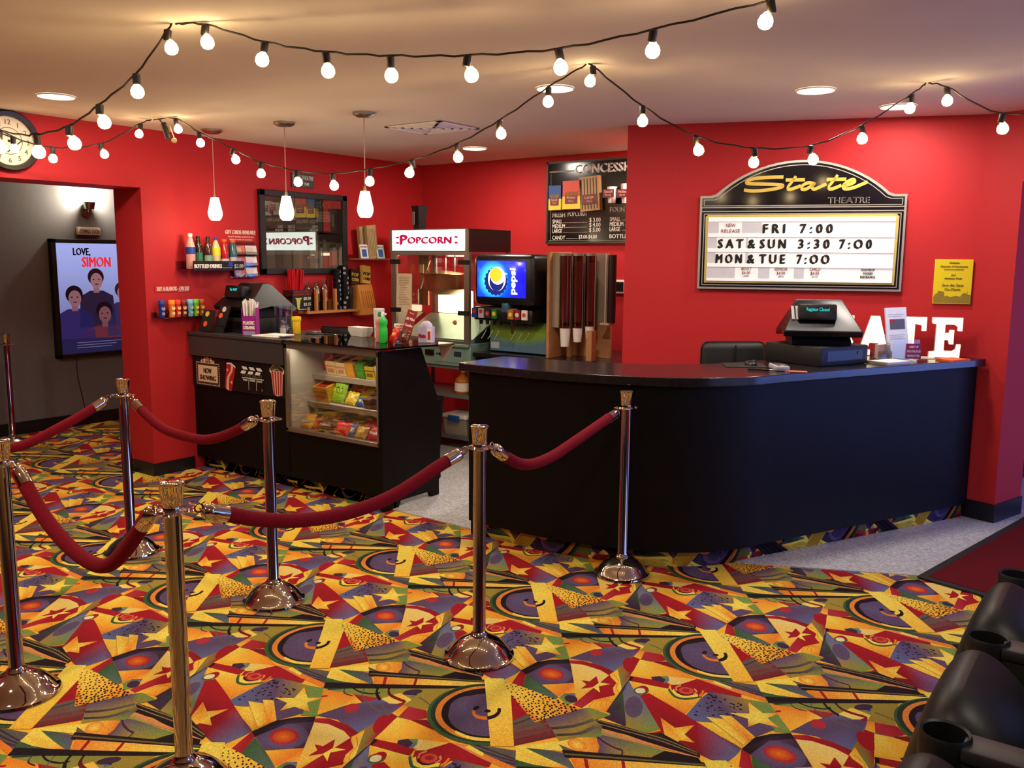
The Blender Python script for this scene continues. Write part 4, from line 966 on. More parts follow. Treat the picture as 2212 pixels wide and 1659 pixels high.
# string plug hanging at the middle hook
t=thing('string_plug','dark plug end dangling from the bulb string hook at left','plug',(-5.62,3.60,ZC-.004))
b=MB(); b.tube([(0,0,0),(.02,0,-.02),(.05,0,-.04)],.004,6); b.cyl((.05,0,-.035),(.10,.0,-.14),.018,.02,10); b.obj('plug_body',SOCK,t)
b=MB(); b.ball((.165,.0,-.155),.018,10,8); b.tube([(.05,0,-.04),(.12,0,-.06),(.165,0,-.14)],.003,5); b.obj('spare_lead',C(200,180,130,.5),t)
# ------------------------------------------------ pendants over the service counter
for x,y,zt,zb_,l in ((-5.782,4.135,2.132,1.968,'small white pendant lamp, leftmost of the three over the service counter'),(-5.032,4.19,2.121,1.956,'white pendant lamp hanging in front of the framed photograph, middle one'),(-4.263,4.205,2.128,1.96,'white pendant lamp above the glass case, nearest the popcorn machine')):
    t=thing('pendant_lamp',l,'pendant lamp',(x,y,ZC),0,'pendant lamps over the service counter')
    b=MB(); b.lathe([(0,0),(.073,0),(.073,-.014),(.05,-.028),(.012,-.032),(0,-.032)],seg=24); b.obj('ceiling_rose',STEEL,t)
    zt-=ZC; zb_-=ZC
    b=MB(); b.cyl((0,0,-.03),(0,0,zt+.02),.0035,seg=6); b.obj('cord',C(190,150,130,.5),t)
    b=MB(); b.lathe([(0,zt+.035),(.008,zt+.035),(.012,zt),(.0,zt)],seg=12); b.obj('socket_cap',C(150,130,100,.4,metal=.8),t)
    H=zt-zb_
    b=MB(); b.lathe([(0,zt+.003),(.028,zt+.003),(.03,zt),(.040,zt-.3*H),(.052,zt-.62*H),(.052,zt-.76*H),(.043,zt-.92*H),(.03,zb_),(.0,zb_+.004)],seg=24); b.obj('glass_shade',PENDM,t)
    l_=bpy.data.lights.new('pendant_glow','POINT'); l_.energy=5.0; l_.color=(1,.78,.52); l_.shadow_soft_size=.05; o=bpy.data.objects.new('pendant_glow',l_); o.location=(x,y,ZC+zb_-.06); COL.objects.link(o)
# ------------------------------------------------ marquee showtimes board on the right wall
D3=(W3b-W3a).normalized(); A3=math.degrees(math.atan2(D3.y,D3.x))
def w3(s,z,off=0): return (W3a.x+D3.x*s+D3.y*off,W3a.y+D3.y*s-D3.x*off,z)
t=thing('showtimes_board','arched black and silver marquee showtimes board with white letter panel','sign',w3(1.182,1.82,.002),A3)
SIL=mat('silver_trim',(186,180,170),.35,.5,noise=.03); SBLK=mat('gloss_black_board',(22,17,22),.12,noise=.1,spec=.6)
hw=.66
def arch(hw_,zs,ze,ztop,sx,inset):
    """board outline: box up to shoulder, then arc"""
    P=[(-hw_,zs),(hw_,zs),(hw_,ze),(sx+.035,ze),(sx,ze+.012)]
    n=22; R=((sx)**2+(ztop-ze-.012)**2)/(2*(ztop-ze-.012)); cz=ztop-R
    a0=math.asin(min(1,sx/R))
    for i in range(1,n): a=a0-2*a0*i/n; P.append((R*math.sin(a),cz+R*math.cos(a)))
    P+=[(-sx,ze+.012),(-sx-.035,ze),(-hw_,ze)]; return P
b=MB(); b.xz(arch(.663,-.318,.318,.548,.555,0),-.03,0); b.obj('silver_edge',SIL,t)
b=MB(); b.xz(arch(.648,-.303,.303,.533,.545,0),-.033,-.02); b.obj('black_face',SBLK,t)
b=MB()
def outline(b,P,w,y0,y1):
    n=len(P)
    for i in range(n):
        p=Vector(P[i]); q=Vector(P[(i+1)%n]); d=(q-p).normalized(); nn=Vector((-d.y,d.x))*w/2; e=d*w/2
        b.xz([tuple(p-e+nn),tuple(p-e-nn),tuple(q+e-nn),tuple(q+e+nn)],y0,y1)
outline(b,arch(.636,.262,.288,.515,.535,0)[:0]+[(-.636,.250),(.636,.250),(.636,.29)]+arch(.636,.25,.29,.516,.532,0)[3:-1]+[(-.636,.29)],.005,-.035,-.03)
for z in (.238,.212): b.box(-.648,.648,-.035,-.03,z-.0035,z+.0035)
outline(b,[(-.632,-.29),(.632,-.29),(.632,.195),(-.632,.195)],.006,-.035,-.03); 
b.obj('silver_pinstripes',SIL,t)
b=MB(); b.xz([(-.617,-.275),(.617,-.275),(.622,.175),(.605,.19),(-.605,.19),(-.622,.175)],-.037,-.03); b.obj('gold_border',mat('pale_gold_border',(214,192,110),.3,.2,noise=.03),t)
LETW=mat('white_letter_panel',(248,246,244),.4,noise=.01,emit=.12,ecol=(255,250,240))
b=MB(); b.box(-.602,.602,-.041,-.03,-.262,.172); lp=b.obj('letter_panel',LETW,t)
b=MB()
rows=(.122,.022,-.078,-.175)
for z in (.142,.038,-.064,-.166): b.box(-.60,.60,-.047,-.041,z-.0,z+.024)
b.box(-.60,.60,-.047,-.041,-.262,-.246); b.obj('letter_rail',LETW,lp)
for (x0,x1,z) in ((-.60,-.53,.095),(-.375,-.245,.095),(-.60,-.54,-.007),(-.345,-.33,-.007),(-.60,-.545,-.109),(-.345,-.325,-.109),(-.60,-.41,-.21),(-.255,-.18,-.21),(-.02,.045,-.21)):
    b=MB(); b.m(C(206,206,212,.5)).box(x0,x1,-.0425,-.041,z-.036,z+.043); b.obj('blank_tile',None,lp)
yl=-.044
for txts,z in (((('F R I',-.235,-.095),('7 : 0 0',.005,.21)),.064),((('S A T',-.53,-.365),('&',-.33,-.285),('S U N',-.25,-.085),('3 : 3 0',.0,.195),('7 : O 0',.262,.46)),-.038),((('M O N',-.54,-.37),('&',-.33,-.285),('T U E',-.25,-.085),('7 : O O',-.005,.2)),-.14)):
    for s_,x0,x1 in txts:
        b=MB(); b.m(INK).text(s_,x0,z,.088,yl,x1-x0,al='L',bold=.035); b.obj('black_letters',None,lp)
b=MB(); b.m(INK); b.text('DONATED BY',.45,-.183,.018,yl,.085,bold=.008); b.text('YOCKEY',.45,-.208,.022,yl,.062,bold=.015); b.text('INSURANCE',.45,-.232,.022,yl,.092,bold=.015); b.obj('donor_lettering',None,lp)
b=MB(); b.m(C(128,52,56,.5)); b.text('NEW',-.45,.105,.036,yl,.065); b.text('RELEASE',-.45,.066,.036,yl,.125)
for s,p,a_,x in (('ADULT','$6.00','(12-59)',-.335),('SENIOR','$4.00','(60+)',-.105),('CHILD','$4.00','(3-11)',.115)):
    b.text(s,x,-.187,.032,yl,.07 if s!='SENIOR' else .085); b.text(p,x,-.213,.028,yl,.055); b.text(a_,x,-.231,.016,yl,.036)
b.obj('maroon_letters',None,lp)
# script name in gold
GLD=mat('gold_script',(222,186,84),.3,.25,noise=.05,emit=.05)
def ribs(b,paths,y0,y1,w=.022):
    for P in paths:
        q=cr([(x,0,z) for x,z in P],6); n=len(q); L=[];R=[]
        for i,p in enumerate(q):
            d=(q[min(i+1,n-1)]-q[max(i-1,0)]).normalized(); nn=Vector((-d.z,0,d.x)); ww=w*(.62+.5*abs(d.x))/2 if w>0 else .01
            L.append((p+nn*ww)); R.append((p-nn*ww))
        for i in range(n-1): b.xz([(L[i].x,L[i].z),(R[i].x,R[i].z),(R[i+1].x,R[i+1].z),(L[i+1].x,L[i+1].z)],y0,y1)
def px(X,Y): # sign lettering laid out from the crop of the board
    return ((X-1092)/1458.0,.318+.215*(1-(Y-120)/320.0)*1.0)
SC=[[(918,262),(800,262),(650,272),(572,300),(590,322),(760,330),(905,340),(900,362),(790,385),(640,396),(548,385)],
    [(1035,255),(1000,310),(965,360),(972,384),(1010,378),(1085,350)],[(940,292),(1120,292)],
    [(1200,330),(1150,322),(1100,350),(1095,380),(1130,384),(1190,350),(1215,322),(1190,365),(1205,384),(1240,375),(1320,335)],
    [(1420,250),(1380,310),(1345,360),(1352,384),(1390,380),(1460,350)],[(1320,292),(1500,292)],
    [(1480,352),(1540,340),(1580,315),(1560,296),(1510,318),(1475,355),(1490,384),(1560,378),(1640,345),(1695,320)]]
b=MB(); ribs(b,[[px(*p) for p in P] for P in SC],-.0375,-.033,.020); b.obj('gold_script_lettering',GLD,t)
b=MB(); b.m(SIL).text('THEATRE',.303,.262,.055,-.0365,.258,bold=.02,ext=.001); b.m(INK).text('THEATRE',.303,.264,.052,-.038,.25,bold=.0,ext=.001); 
b.obj('theatre_lettering',None,t)
# yellow plaque right of the board
t=thing('yellow_plaque','bright yellow award plaque with grey skyline print on the red wall','plaque',w3(2.160,1.571,.002),A3)
b=MB(); b.box(-.115,.115,-.012,0,-.145,.145); b.obj('plate',mat('yellow_acrylic',(240,214,36),.3,noise=.02),t,bev=.003)
b=MB(); b.m(C(150,128,40,.5))
b.xz([(-.112,-.138),(.112,-.138),(.112,-.085),(.09,-.08),(.075,-.07),(.06,-.078),(.05,-.095),(.02,-.09),(-.01,-.1),(-.03,-.09),(-.045,-.095),(-.05,-.065),(-.085,-.06),(-.088,-.075),(-.1,-.08),(-.112,-.1)],-.0135,-.012)
b.box(.088,.091,-.0135,-.012,-.09,-.062); b.obj('skyline_print',None,t)
b=MB(); b.m(C(120,104,30,.5))
for s,z,sz,wd in (('Holstein',.118,.018,.06),('Chamber of Commerce',.094,.018,.165),('is proud to present the',.077,.012,.12),('2017',.038,.016,.03),('Holstein Pride',.016,.018,.105),('Save the State',-.03,.024,.13),('Co-Chairs',-.057,.024,.095)): b.text(s,0,z,sz,-.0135,wd,shear=.2)
b.obj('plaque_lettering',None,t)
# lit marquee letters standing on the bar top against the wall
LITL=mat('warm_lit_letter_face',(255,246,220),.5,emit=1.5,ecol=(255,236,190),noise=.04,nscale=12)
def slab_letter(ch,s,w,label):
    t=thing('marquee_letter',label,'letter',w3(s,1.0815,.11),A3,'standing marquee letters on the bar counter'); h=.262; k=w
    P={'T':[[(-.5,1),(.5,1),(.5,.66),(.36,.66),(.36,.80),(.15,.84),(.15,.16),(.27,.12),(.27,0),(-.27,0),(-.27,.12),(-.15,.16),(-.15,.84),(-.36,.80),(-.36,.66),(-.5,.66)]],
       'E':[[(-.5,1),(.48,1),(.48,.68),(.33,.68),(.33,.78),(.22,.84),(-.08,.84),(-.08,.62),(.05,.62),(.08,.70),(.22,.70),(.22,.34),(.08,.34),(.05,.44),(-.08,.44),(-.08,.17),(.2,.17),(.3,.22),(.32,.34),(.46,.34),(.44,0),(-.55,0),(-.55,.14),(-.36,.16),(-.36,.84),(-.5,.86)]],
       'A':[[(-.12,1),(.14,1),(.42,.15),(.52,.13),(.52,0),(.1,0),(.1,.13),(.19,.15),(.13,.32),(-.13,.32),(-.19,.15),(-.1,.13),(-.1,0),(-.52,0),(-.52,.13),(-.42,.15)]],
       'S':[[(.3,1),(.45,1),(.45,.66),(.32,.66),(.2,.84),(-.1,.86),(-.22,.74),(-.1,.62),(.3,.54),(.46,.34),(.38,.1),(.12,0),(-.22,.02),(-.34,.08),(-.38,0),(-.48,0),(-.48,.36),(-.36,.36),(-.2,.16),(.08,.14),(.2,.28),(.06,.40),(-.3,.48),(-.46,.66),(-.4,.9),(-.14,1),(.14,.98),(.24,.94)]]}[ch]
    b=MB(); b.xz([(x*k,z*h) for x,z in P[0]],-.03,0); b.obj('letter_body',C(240,234,220,.5),t)
    b=MB(); cx=sum(p[0] for p in P[0])/len(P[0]); b.xz([(x*k*.985,.004+z*h*.97) for x,z in P[0]],-.0315,-.029); b.obj('lit_face',LITL,t)
slab_letter('E',2.125,.185,'lit white marquee letter E at the right end of the bar top')
slab_letter('T',1.90,.20,'lit white marquee letter T partly behind the newsletter holder')
slab_letter('A',1.685,.21,'lit white marquee letter A half hidden behind the register')
slab_letter('S',1.47,.19,'lit white marquee letter S hidden behind the black register')
# ------------------------------------------------ popcorn machine on its cart
t=thing('popcorn_cart','black open shelf cart under the popcorn machine','cart',(0,0,.008))
b=MB()
for x in (-5.64,-4.80):
    for y in (5.96,6.42): b.box(x,x+.025,y,y+.025,0,.735)
b.obj('leg_frame',C(96,100,102,.4,metal=.5),t)
for z in (.09,.462,.72): b=MB(); b.box(-5.655,-4.765,5.945,6.46,z,z+.03); b.obj('shelf',C(118,128,128,.35,metal=.4),t)
t=thing('popcorn_machine','large lit popcorn machine with white POPCORN sign and steel cabinet','popcorn machine',(-5.205,5.9,.759))
PX0,PX1=-.455,.455
STEELT=mat('stainless_cool_light_tint',(150,186,170),.32,.45,noise=.1,nscale=10)  # teal cast of the cool sign light is put into the steel colour
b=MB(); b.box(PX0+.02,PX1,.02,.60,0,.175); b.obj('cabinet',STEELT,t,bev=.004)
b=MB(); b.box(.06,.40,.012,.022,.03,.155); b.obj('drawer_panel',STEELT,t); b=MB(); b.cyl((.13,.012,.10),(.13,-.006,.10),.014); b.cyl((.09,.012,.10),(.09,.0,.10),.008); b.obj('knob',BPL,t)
b=MB(); b.box(.28,.36,.009,.013,.085,.13); b.obj('switch_plate',C(30,50,70,.4),t); b=MB(); b.box(-.05,.04,.0,.02,.08,.13); b.obj('drawer_handle',BPL,t)
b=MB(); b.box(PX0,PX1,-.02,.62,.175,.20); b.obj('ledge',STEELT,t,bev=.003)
PFM=C(150,138,126,.35,metal=.7)
for x,wd,y0 in ((PX0,.055,0),(PX1-.055,.055,0),(PX0,.03,.57),(PX1-.03,.03,.57)): b=MB(); b.box(x,x+wd,y0,y0+.03,.20,.995); b.obj('post',PFM,t)
b=MB(); b.box(PX0+.055,PX1-.055,0,.03,.965,.995); b.obj('top_rail',PFM,t); b=MB(); b.box(PX0+.055,PX1-.055,0,.011,.2,.225); b.obj('bottom_rail',PFM,t)
b=MB(); b.box(PX0+.055,PX1-.055,.012,.016,.225,.965); b.obj('door_pane',GLASS,t); 
for x in (PX0+.008,PX1-.012): b=MB(); b.box(x,x+.004,.03,.57,.2,.99); b.obj('side_pane',GLASS,t)
b=MB(); b.box(PX0,PX1,0,.60,.995,1.19); b.obj('header_box',mat('maroon_header',(46,20,20),.35,noise=.1),t)
SIGNM=mat('lit_white_sign',(255,252,250),.4,emit=2.8,ecol=(236,255,248),noise=.01)
b=MB(); b.box(PX0+.028,PX1-.03,-.012,0,1.005,1.185); sg=b.obj('sign_face',SIGNM,t)
b=MB(); b.box(PX0,PX0+.028,-.016,.0,.995,1.19); b.box(PX1-.03,PX1,-.016,.0,.995,1.19); b.box(PX0,PX1,-.014,0,1.183,1.192); b.obj('sign_trim',ALU,t)
PINK=mat('sign_magenta',(196,16,84),.5,emit=.55,ecol=(196,20,90),noise=.02)
b=MB(); b.m(PINK).text('P',-.285,1.058,.12,-.014,.08,bold=.05); b.text('OPCORN',-.235,1.066,.082,-.014,.505,al='L',bold=.05)
for x in (-.36,.325):
    for z in (1.072,1.12): b.rbox(x-.018,x+.018,-.015,-.012,z-.008,z+.008,.001)
b.obj('sign_lettering',None,sg)
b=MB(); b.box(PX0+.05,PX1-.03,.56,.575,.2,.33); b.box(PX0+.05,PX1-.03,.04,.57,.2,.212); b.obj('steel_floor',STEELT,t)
b=MB(); b.cyl((-.06,.30,.66),(-.06,.30,.80),.19,.20,28); b.cyl((-.06,.30,.61),(-.06,.30,.66),.10,.19,28); b.lathe([(0,.83),(.2,.80),(.203,.795),(.2,.79),(0,.81)],x=-.06,y=.30,seg=28); b.obj('kettle',mat('browned_steel',(150,110,74),.3,1.0,noise=.3,nscale=8),t)
b=MB(); b.cyl((-.06,.30,.83),(-.06,.30,.99),.008,seg=8); b.cyl((-.17,.30,.80),(-.17,.30,.99),.006,seg=8); b.cyl((.05,.30,.80),(.05,.30,.99),.006,seg=8); b.cyl((-.28,.2,.66),(-.16,.2,.92),.007,seg=8); b.obj('kettle_hanger',STEEL,t)
b=MB(); b.box(-.435,-.32,.35,.37,.50,.99); b.obj('kettle_motor_column',C(150,120,86,.35,metal=.6),t)
b=MB(); b.box(-.42,-.37,.340,.35,.80,.88); b.obj('warning_label',C(226,190,120,.6),t)
LPM=mat('lit_warming_panel',(255,250,236),.5,emit=5.0,ecol=(255,232,184),noise=.02)
b=MB(); b.rbox(-.33,.08,.50,.54,.425,.64,.012); b.obj('lit_warming_panel',LPM,t)
b=MB(); b.box(-.12,.12,.40,.44,.955,.985); b.obj('lamp_tube',LPM,t)
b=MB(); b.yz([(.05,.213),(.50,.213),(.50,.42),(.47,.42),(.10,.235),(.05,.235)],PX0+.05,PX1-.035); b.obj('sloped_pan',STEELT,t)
b=MB(); b.box(-.395,-.215,.006,.010,.46,.80); b.obj('instruction_sheet',C(246,226,186,.7),t); sh=bpy.data.objects['instruction_sheet']
b=MB(); b.m(C(90,80,70,.7))
for k in range(17): b.box(-.375+(.01 if k%4 else 0),-.375+random.uniform(.07,.145),.0052,.0062,.765-k*.0155,.768-k*.0155)
b.obj('printed_lines',None,sh)
b=MB()
for x,z in ((PX0+.055,.905),(PX1-.055,.905),(PX0+.055,.47),(PX1-.055,.47)): b.box(x-.06,x+.06,-.012,.002,z-.02,z+.02)
b.obj('door_hinge',BPLM,t); b=MB(); b.cyl((.30,.0,.385),(.30,-.02,.385),.022,.012); b.obj('door_knob',C(214,120,60,.4),t)
area('popcorn_case_lamp',(-5.08,6.2,1.70),.3,14,(1,.82,.56),(0,0,0),'RECTANGLE',size_y=.2)
t=thing('syrup_jug','clear plastic jug of amber popcorn oil with white label on the cart','jug',(-4.93,6.05,.501))
b=MB(); b.lathe([(0,0),(.075,0),(.08,.01),(.08,.11),(.07,.135),(.033,.165),(.02,.185),(.02,.2),(0,.2)],seg=24); b.obj('amber_body',mat('amber_oil',(170,96,36),.2,noise=.1),t)
b=MB(); b.lathe([(.0812,.025),(.0812,.1)],seg=24); b.obj('label_wrap',C(228,216,200,.6),t); b=MB(); b.lathe([(0,.19),(.024,.19),(.024,.21),(0,.212)],seg=16); b.obj('cap',WHITE,t)
t=thing('storage_bin','clear plastic storage bin with white lid and blue clip on the lower cart shelf','bin',(-4.98,6.10,.1285))
b=MB(); b.yz([(-.11,0),(.13,0),(.15,.15),(-.13,.15)],-.12,.14); b.obj('tub',C(170,160,140,.3),t); b=MB(); b.rbox(-.14,.16,-.145,.165,.15,.185,.01); b.obj('lid',C(226,224,216,.4),t); b=MB(); b.rbox(-.05,.08,-.158,-.14,.125,.18,.006); b.obj('blue_clip',C(36,84,150,.4),t)
t=thing('trash_can','dark plastic bin standing at the left side of the popcorn cart','bin',(-5.05,5.68,.008))
b=MB(); b.lathe([(0,0),(.12,0),(.15,.46),(.157,.47),(.157,.49),(.14,.49),(.13,.46),(0,.1)],seg=24); b.obj('tub',BPLM,t)
t=thing('black_popcorn_tub','tall tapered black paper tub standing on the popcorn machine top','tub',(-5.79,6.2,0)); t.location=(-5.58,6.2,1.951)
b=MB(); b.lathe([(0,0),(.052,0),(.074,.22),(.078,.222),(.074,.225),(.07,.22),(0,.02)],seg=4,M=Matrix.Rotation(.6,4,'Z'),smooth=False); b.obj('paper_wall',C(26,26,28,.35),t); b=MB(); b.m(C(150,150,150,.4)).box(-.03,.005,-.0625,-.0605,.05,.17,Matrix.Rotation(-.18,4,'Z')); b.obj('printed_band',None,t)
# ------------------------------------------------ back counter and soda fountain
t=thing('back_counter','low black back counter under the soda fountain','counter',(0,0,.008))
b=MB(); b.box(-4.73,-3.13,5.98,6.86,0,.85); b.obj('carcass',BLK,t); b=MB(); b.box(-4.74,-3.125,5.94,6.87,.85,.885); b.obj('countertop',BTOP,t,bev=.004)
t=thing('soda_fountain','black soda fountain with glowing blue screen and a row of valves','soda fountain',(-4.365,5.88,.895))
b=MB(); b.rbox(-.32,.30,0,.62,.415,.84,.045,3); b.obj('head',BPL,t); b=MB(); b.rbox(-.325,.31,.24,.80,.0,.43,.01); b.obj('body',BPL,t)
SPL=bpy.data.materials.new('printed_splash_panel'); SPL.use_nodes=True; nt=SPL.node_tree; bs=nt.nodes['Principled BSDF']; tcn=nt.nodes.new('ShaderNodeTexCoord'); sx=nt.nodes.new('ShaderNodeSeparateXYZ'); nt.links.new(tcn.outputs['Object'],sx.inputs[0])
mm=nt.nodes.new('ShaderNodeMath'); mm.operation='MULTIPLY_ADD'; sq=nt.nodes.new('ShaderNodeMath'); sq.operation='POWER'; nt.links.new(sx.outputs['X'],sq.inputs[0]); sq.inputs[1].default_value=2
nt.links.new(sq.outputs[0],mm.inputs[0]); mm.inputs[1].default_value=-.55; nt.links.new(sx.outputs['Z'],mm.inputs[2])
cr_=nt.nodes.new('ShaderNodeValToRGB'); nt.links.new(mm.outputs[0],cr_.inputs[0]); cr_.color_ramp.elements[0].position=.06; cr_.color_ramp.elements[0].color=lin((96,132,160))+(1,); cr_.color_ramp.elements[1].position=.24; cr_.color_ramp.elements[1].color=lin((70,66,60))+(1,)
e=cr_.color_ramp.elements.new(.12); e.color=lin((126,168,60))+(1,); e=cr_.color_ramp.elements.new(.175); e.color=lin((140,170,56))+(1,); nt.links.new(cr_.outputs[0],bs.inputs['Base Color']); bs.inputs['Roughness'].default_value=.3
b=MB(); b.box(-.31,.30,.225,.24,.01,.27); sp=b.obj('splash_panel',SPL,t)
b=MB(); b.box(-.30,-.21,.223,.2255,.03,.085); b.obj('notice_sticker',C(190,206,214,.5),sp); b=MB(); b.lathe([(0,0),(.03,0),(.03,.002)],seg=16,M=Matrix.Translation((.25,.2255,.035))@Matrix.Diagonal((1,1,.45,1))@Matrix.Rotation(math.pi/2,4,'X')); b.obj('maker_badge',C(206,206,206,.3),sp)
SCR=bpy.data.materials.new('blue_glow_screen'); SCR.use_nodes=True; nt=SCR.node_tree; bs=nt.nodes['Principled BSDF']; tcn=nt.nodes.new('ShaderNodeTexCoord'); mp=nt.nodes.new('ShaderNodeMapping'); mp.inputs['Location'].default_value=(.055,0,-.6*1.0); gr=nt.nodes.new('ShaderNodeTexGradient'); gr.gradient_type='SPHERICAL'
mp.inputs['Scale'].default_value=(4.0,4.0,4.0); mp.inputs['Location'].default_value=(.42,0,-2.52); nt.links.new(tcn.outputs['Object'],mp.inputs[0]); nt.links.new(mp.outputs[0],gr.inputs[0]); cr_=nt.nodes.new('ShaderNodeValToRGB'); nt.links.new(gr.outputs[0],cr_.inputs[0])
cr_.color_ramp.elements[0].color=lin((16,20,228))+(1,); cr_.color_ramp.elements[1].color=lin((60,226,255))+(1,); cr_.color_ramp.elements[1].position=.75; e=cr_.color_ramp.elements.new(.35); e.color=lin((10,70,240))+(1,)
nt.links.new(cr_.outputs[0],bs.inputs['Emission Color']); bs.inputs['Emission Strength'].default_value=2.2; bs.inputs['Base Color'].default_value=(.01,.01,.02,1); bs.inputs['Roughness'].default_value=.15
b=MB(); b.rbox(-.275,.225,-.008,.02,.485,.785,.006); sc=b.obj('screen',SCR,t)
EW=mat('screen_white',(255,255,255),.4,emit=1.2,noise=.01); EY=mat('screen_yellow',(250,206,50),.4,emit=1.0,noise=.02); EB=mat('screen_navy',(20,40,140),.4,emit=.6,noise=.02)
b=MB(); cx,cz=-.075,.625
def disc(b,cx,cz,rx,rz,y,n=28,a0=0,a1=2*math.pi):
    b.face([(cx+rx*math.cos(a0+(a1-a0)*k/n),y,cz+rz*math.sin(a0+(a1-a0)*k/n)) for k in range(n)])
b.m(EB).face([(cx+(.125 if k%2 else .112)*math.cos(math.pi*k/18),-.0085,cz-.01+(.12 if k%2 else .108)*math.sin(math.pi*k/18)) for k in range(36)])
disc(b.m(EW),cx+.01,cz+.01,.092,.10,-.0092); disc(b.m(EB),cx+.008,cz-.01,.074,.080,-.0098); disc(b.m(EW),cx+.02,cz+.035,.076,.07,-.0104); disc(b.m(EY),cx,cz+.045,.062,.058,-.011)
b.m(EW).face([(cx+.06,-.0104,cz+.07),(cx+.125,-.0104,cz+.055),(cx+.06,-.0104,cz+.03)])
b.m(EW).text('pepsi',.125,.515,.085,-.0095,.21,al='L',bold=.03,rot=math.pi/2); b.obj('screen_logo',None,sc,fixn=False)
b=MB(); b.rbox(-.335,.13,.02,.25,.285,.40,.015); b.rbox(.06,.27,.03,.25,.275,.385,.012); b.obj('valve_bank',BPL,t)
for k,(x,c1,c2) in enumerate(((-.315,(30,60,130),(200,40,50)),(-.245,(196,196,200),(200,40,50)),(-.175,(50,40,40),(210,90,70)),(-.105,(40,120,50),(230,210,60)),(.065,(180,120,40),(240,210,120)),(.135,(150,26,34),(230,220,220)),(.205,(236,234,230),(200,80,80)))):
    b=MB(); b.m(C(*c1,.4)).box(x-.0265,x+.0265,.005,.022,.305,.385); b.m(C(*c2,.4)); b.lathe([(0,0),(.018,0),(.018,.002)],seg=14,M=Matrix.Translation((x,.0045,.36 if k<2 else .345))@Matrix.Rotation(math.pi/2,4,'X')); v=b.obj('valve_label',None,t)
    b=MB(); b.cyl((x,.10,.30),(x,.10,.245),.022,.014,12); b.obj('nozzle',BPL,t)
    b=MB(); b.tube([(x+.01,.07,.29),(x+.012,.07,.20),(x-.012,.05,.14),(x-.02,.04,.125)],.0045,6); b.obj('lever',C(120,120,110,.3,metal=.6),t)
b=MB(); b.rbox(-.025,.045,.0,.1,.36,.44,.01); b.obj('flavour_button',C(50,100,120,.3),t); b=MB(); b.cyl((.02,.09,.31),(.02,.09,.18),.006); b.cyl((.035,.09,.31),(.035,.09,.18),.006); b.obj('water_spout',CHROME,t)
# ------------------------------------------------ cup dispenser
t=thing('cup_dispenser','tall cup dispenser of smoked tubes on a wooden stand beside the fountain','cup dispenser',(-3.90,6.0,.895))
b=MB(); b.box(-.095,-.07,-.03,.30,0,.86); b.box(.28,.33,-.02,.05,0,.24); b.box(-.005,.03,.14,.17,0,.24); b.box(-.07,.33,.27,.30,0,.30); b.obj('wooden_stand',C(176,126,82,.5,noise=.2,nscale=12),t)
for x,y,z0,r in ((.055,.02,.25,.05),(.155,.05,.255,.046),(.245,.09,.27,.044),):
    b=MB(); b.lathe([(r,z0),(r,.845),(r-.004,.845),(r-.004,z0)],x=x,y=y,seg=22); b.obj('tube',BROWNAC,t)
    b=MB(); b.lathe([(r+.001,.83),(r+.004,.83),(r+.004,.85),(r+.001,.85)],x=x,y=y,seg=22); b.box(x-r-.004,x-r+.0,y-.012,y-.002,z0,.845); b.box(x+r,x+r+.003,y-.012,y-.004,z0,.845); b.obj('rim',C(150,140,130,.3,metal=.4),t)
b=MB(); b.lathe([(.034,.30),(.034,.84)],x=.40,y=.16,seg=16); b.obj('tube',C(40,22,20,.3),t); b=MB(); b.box(.36,.37,.12,.13,.29,.85); b.box(.33,.41,.1,.2,.285,.30); b.box(.33,.37,.2,.28,.5,.54); b.obj('lid_rail',C(190,180,170,.3,metal=.3),t)
for x,y,z,h,r,l in ((.055,.02,.105,.16,.047,'large white paper cup hanging from the leftmost dispenser tube'),(.155,.05,.145,.125,.043,'medium white paper cup hanging from the middle dispenser tube'),(.245,.09,.175,.105,.041,'small white paper cup hanging from the right dispenser tube')):
    c=thing('paper_cup',l,'cup',(-3.90+x,6.0+y,.895+z),0,'paper cups in the dispenser'); b=MB(); b.lathe([(0,0),(r*.74,0),(r*.97,h),(r*.9,h),(r*.7,.01),(0,.01)],seg=22); b.obj('cup_wall',WHITE,c)
    b=MB(); b.lathe([(r*.76,.0),(r*.76,-.004),(r*.7,-.004),(r*.7,0)],seg=22); b.obj('base_rim',WHITE,c)
    for j in range(6):
        c2=dup(c,(-3.90+x,6.0+y,.895+z+h+.03+j*.072),0,'white paper cup stacked inside the smoked tube','paper cups stacked inside the tubes'); bpy.data.objects.remove([q for q in c2.children if q.name.startswith('base')][0])
cup_t=bpy.data.objects['cup_dispenser']; b=MB(); b.box(-.07,-.012,.02,.30,.25,.855); b.box(-.012,.30,.27,.285,.30,.855); b.obj('grey_backboard',C(158,140,120,.55),cup_t)
# ------------------------------------------------ menu board on the back wall
t=thing('menu_board','black concession menu board with white lettering and popcorn samples on the back wall','menu board',(-4.62,Y2-.001,1.84))
b=MB(); b.box(0,1.72,-.018,0,0,.735); b.obj('board',mat('gloss_menu_black',(20,22,20),.16,noise=.1,spec=.6),t)
b=MB()
for (x0,x1,z0,z1) in ((0,1.72,0,.016),(0,1.72,.719,.735),(0,.016,0,.735),(1.704,1.72,0,.735)): b.box(x0,x1,-.024,0,z0,z1)
b.obj('board_frame',C(70,72,62,.4,metal=.3),t)
b=MB(); b.m(C(150,146,130,.5)); b.box(.03,.30,-.0195,-.018,.640,.652); b.box(.045,.048,-.0195,-.018,.024,.63); b.box(.03,1.69,-.0195,-.018,.024,.027); b.obj('rule_lines',None,t)
b=MB(); b.m(WINK); yt=-.02
b.text('CONCESSIONS',.31,.62,.108,yt,.74,al='L',bold=.02)
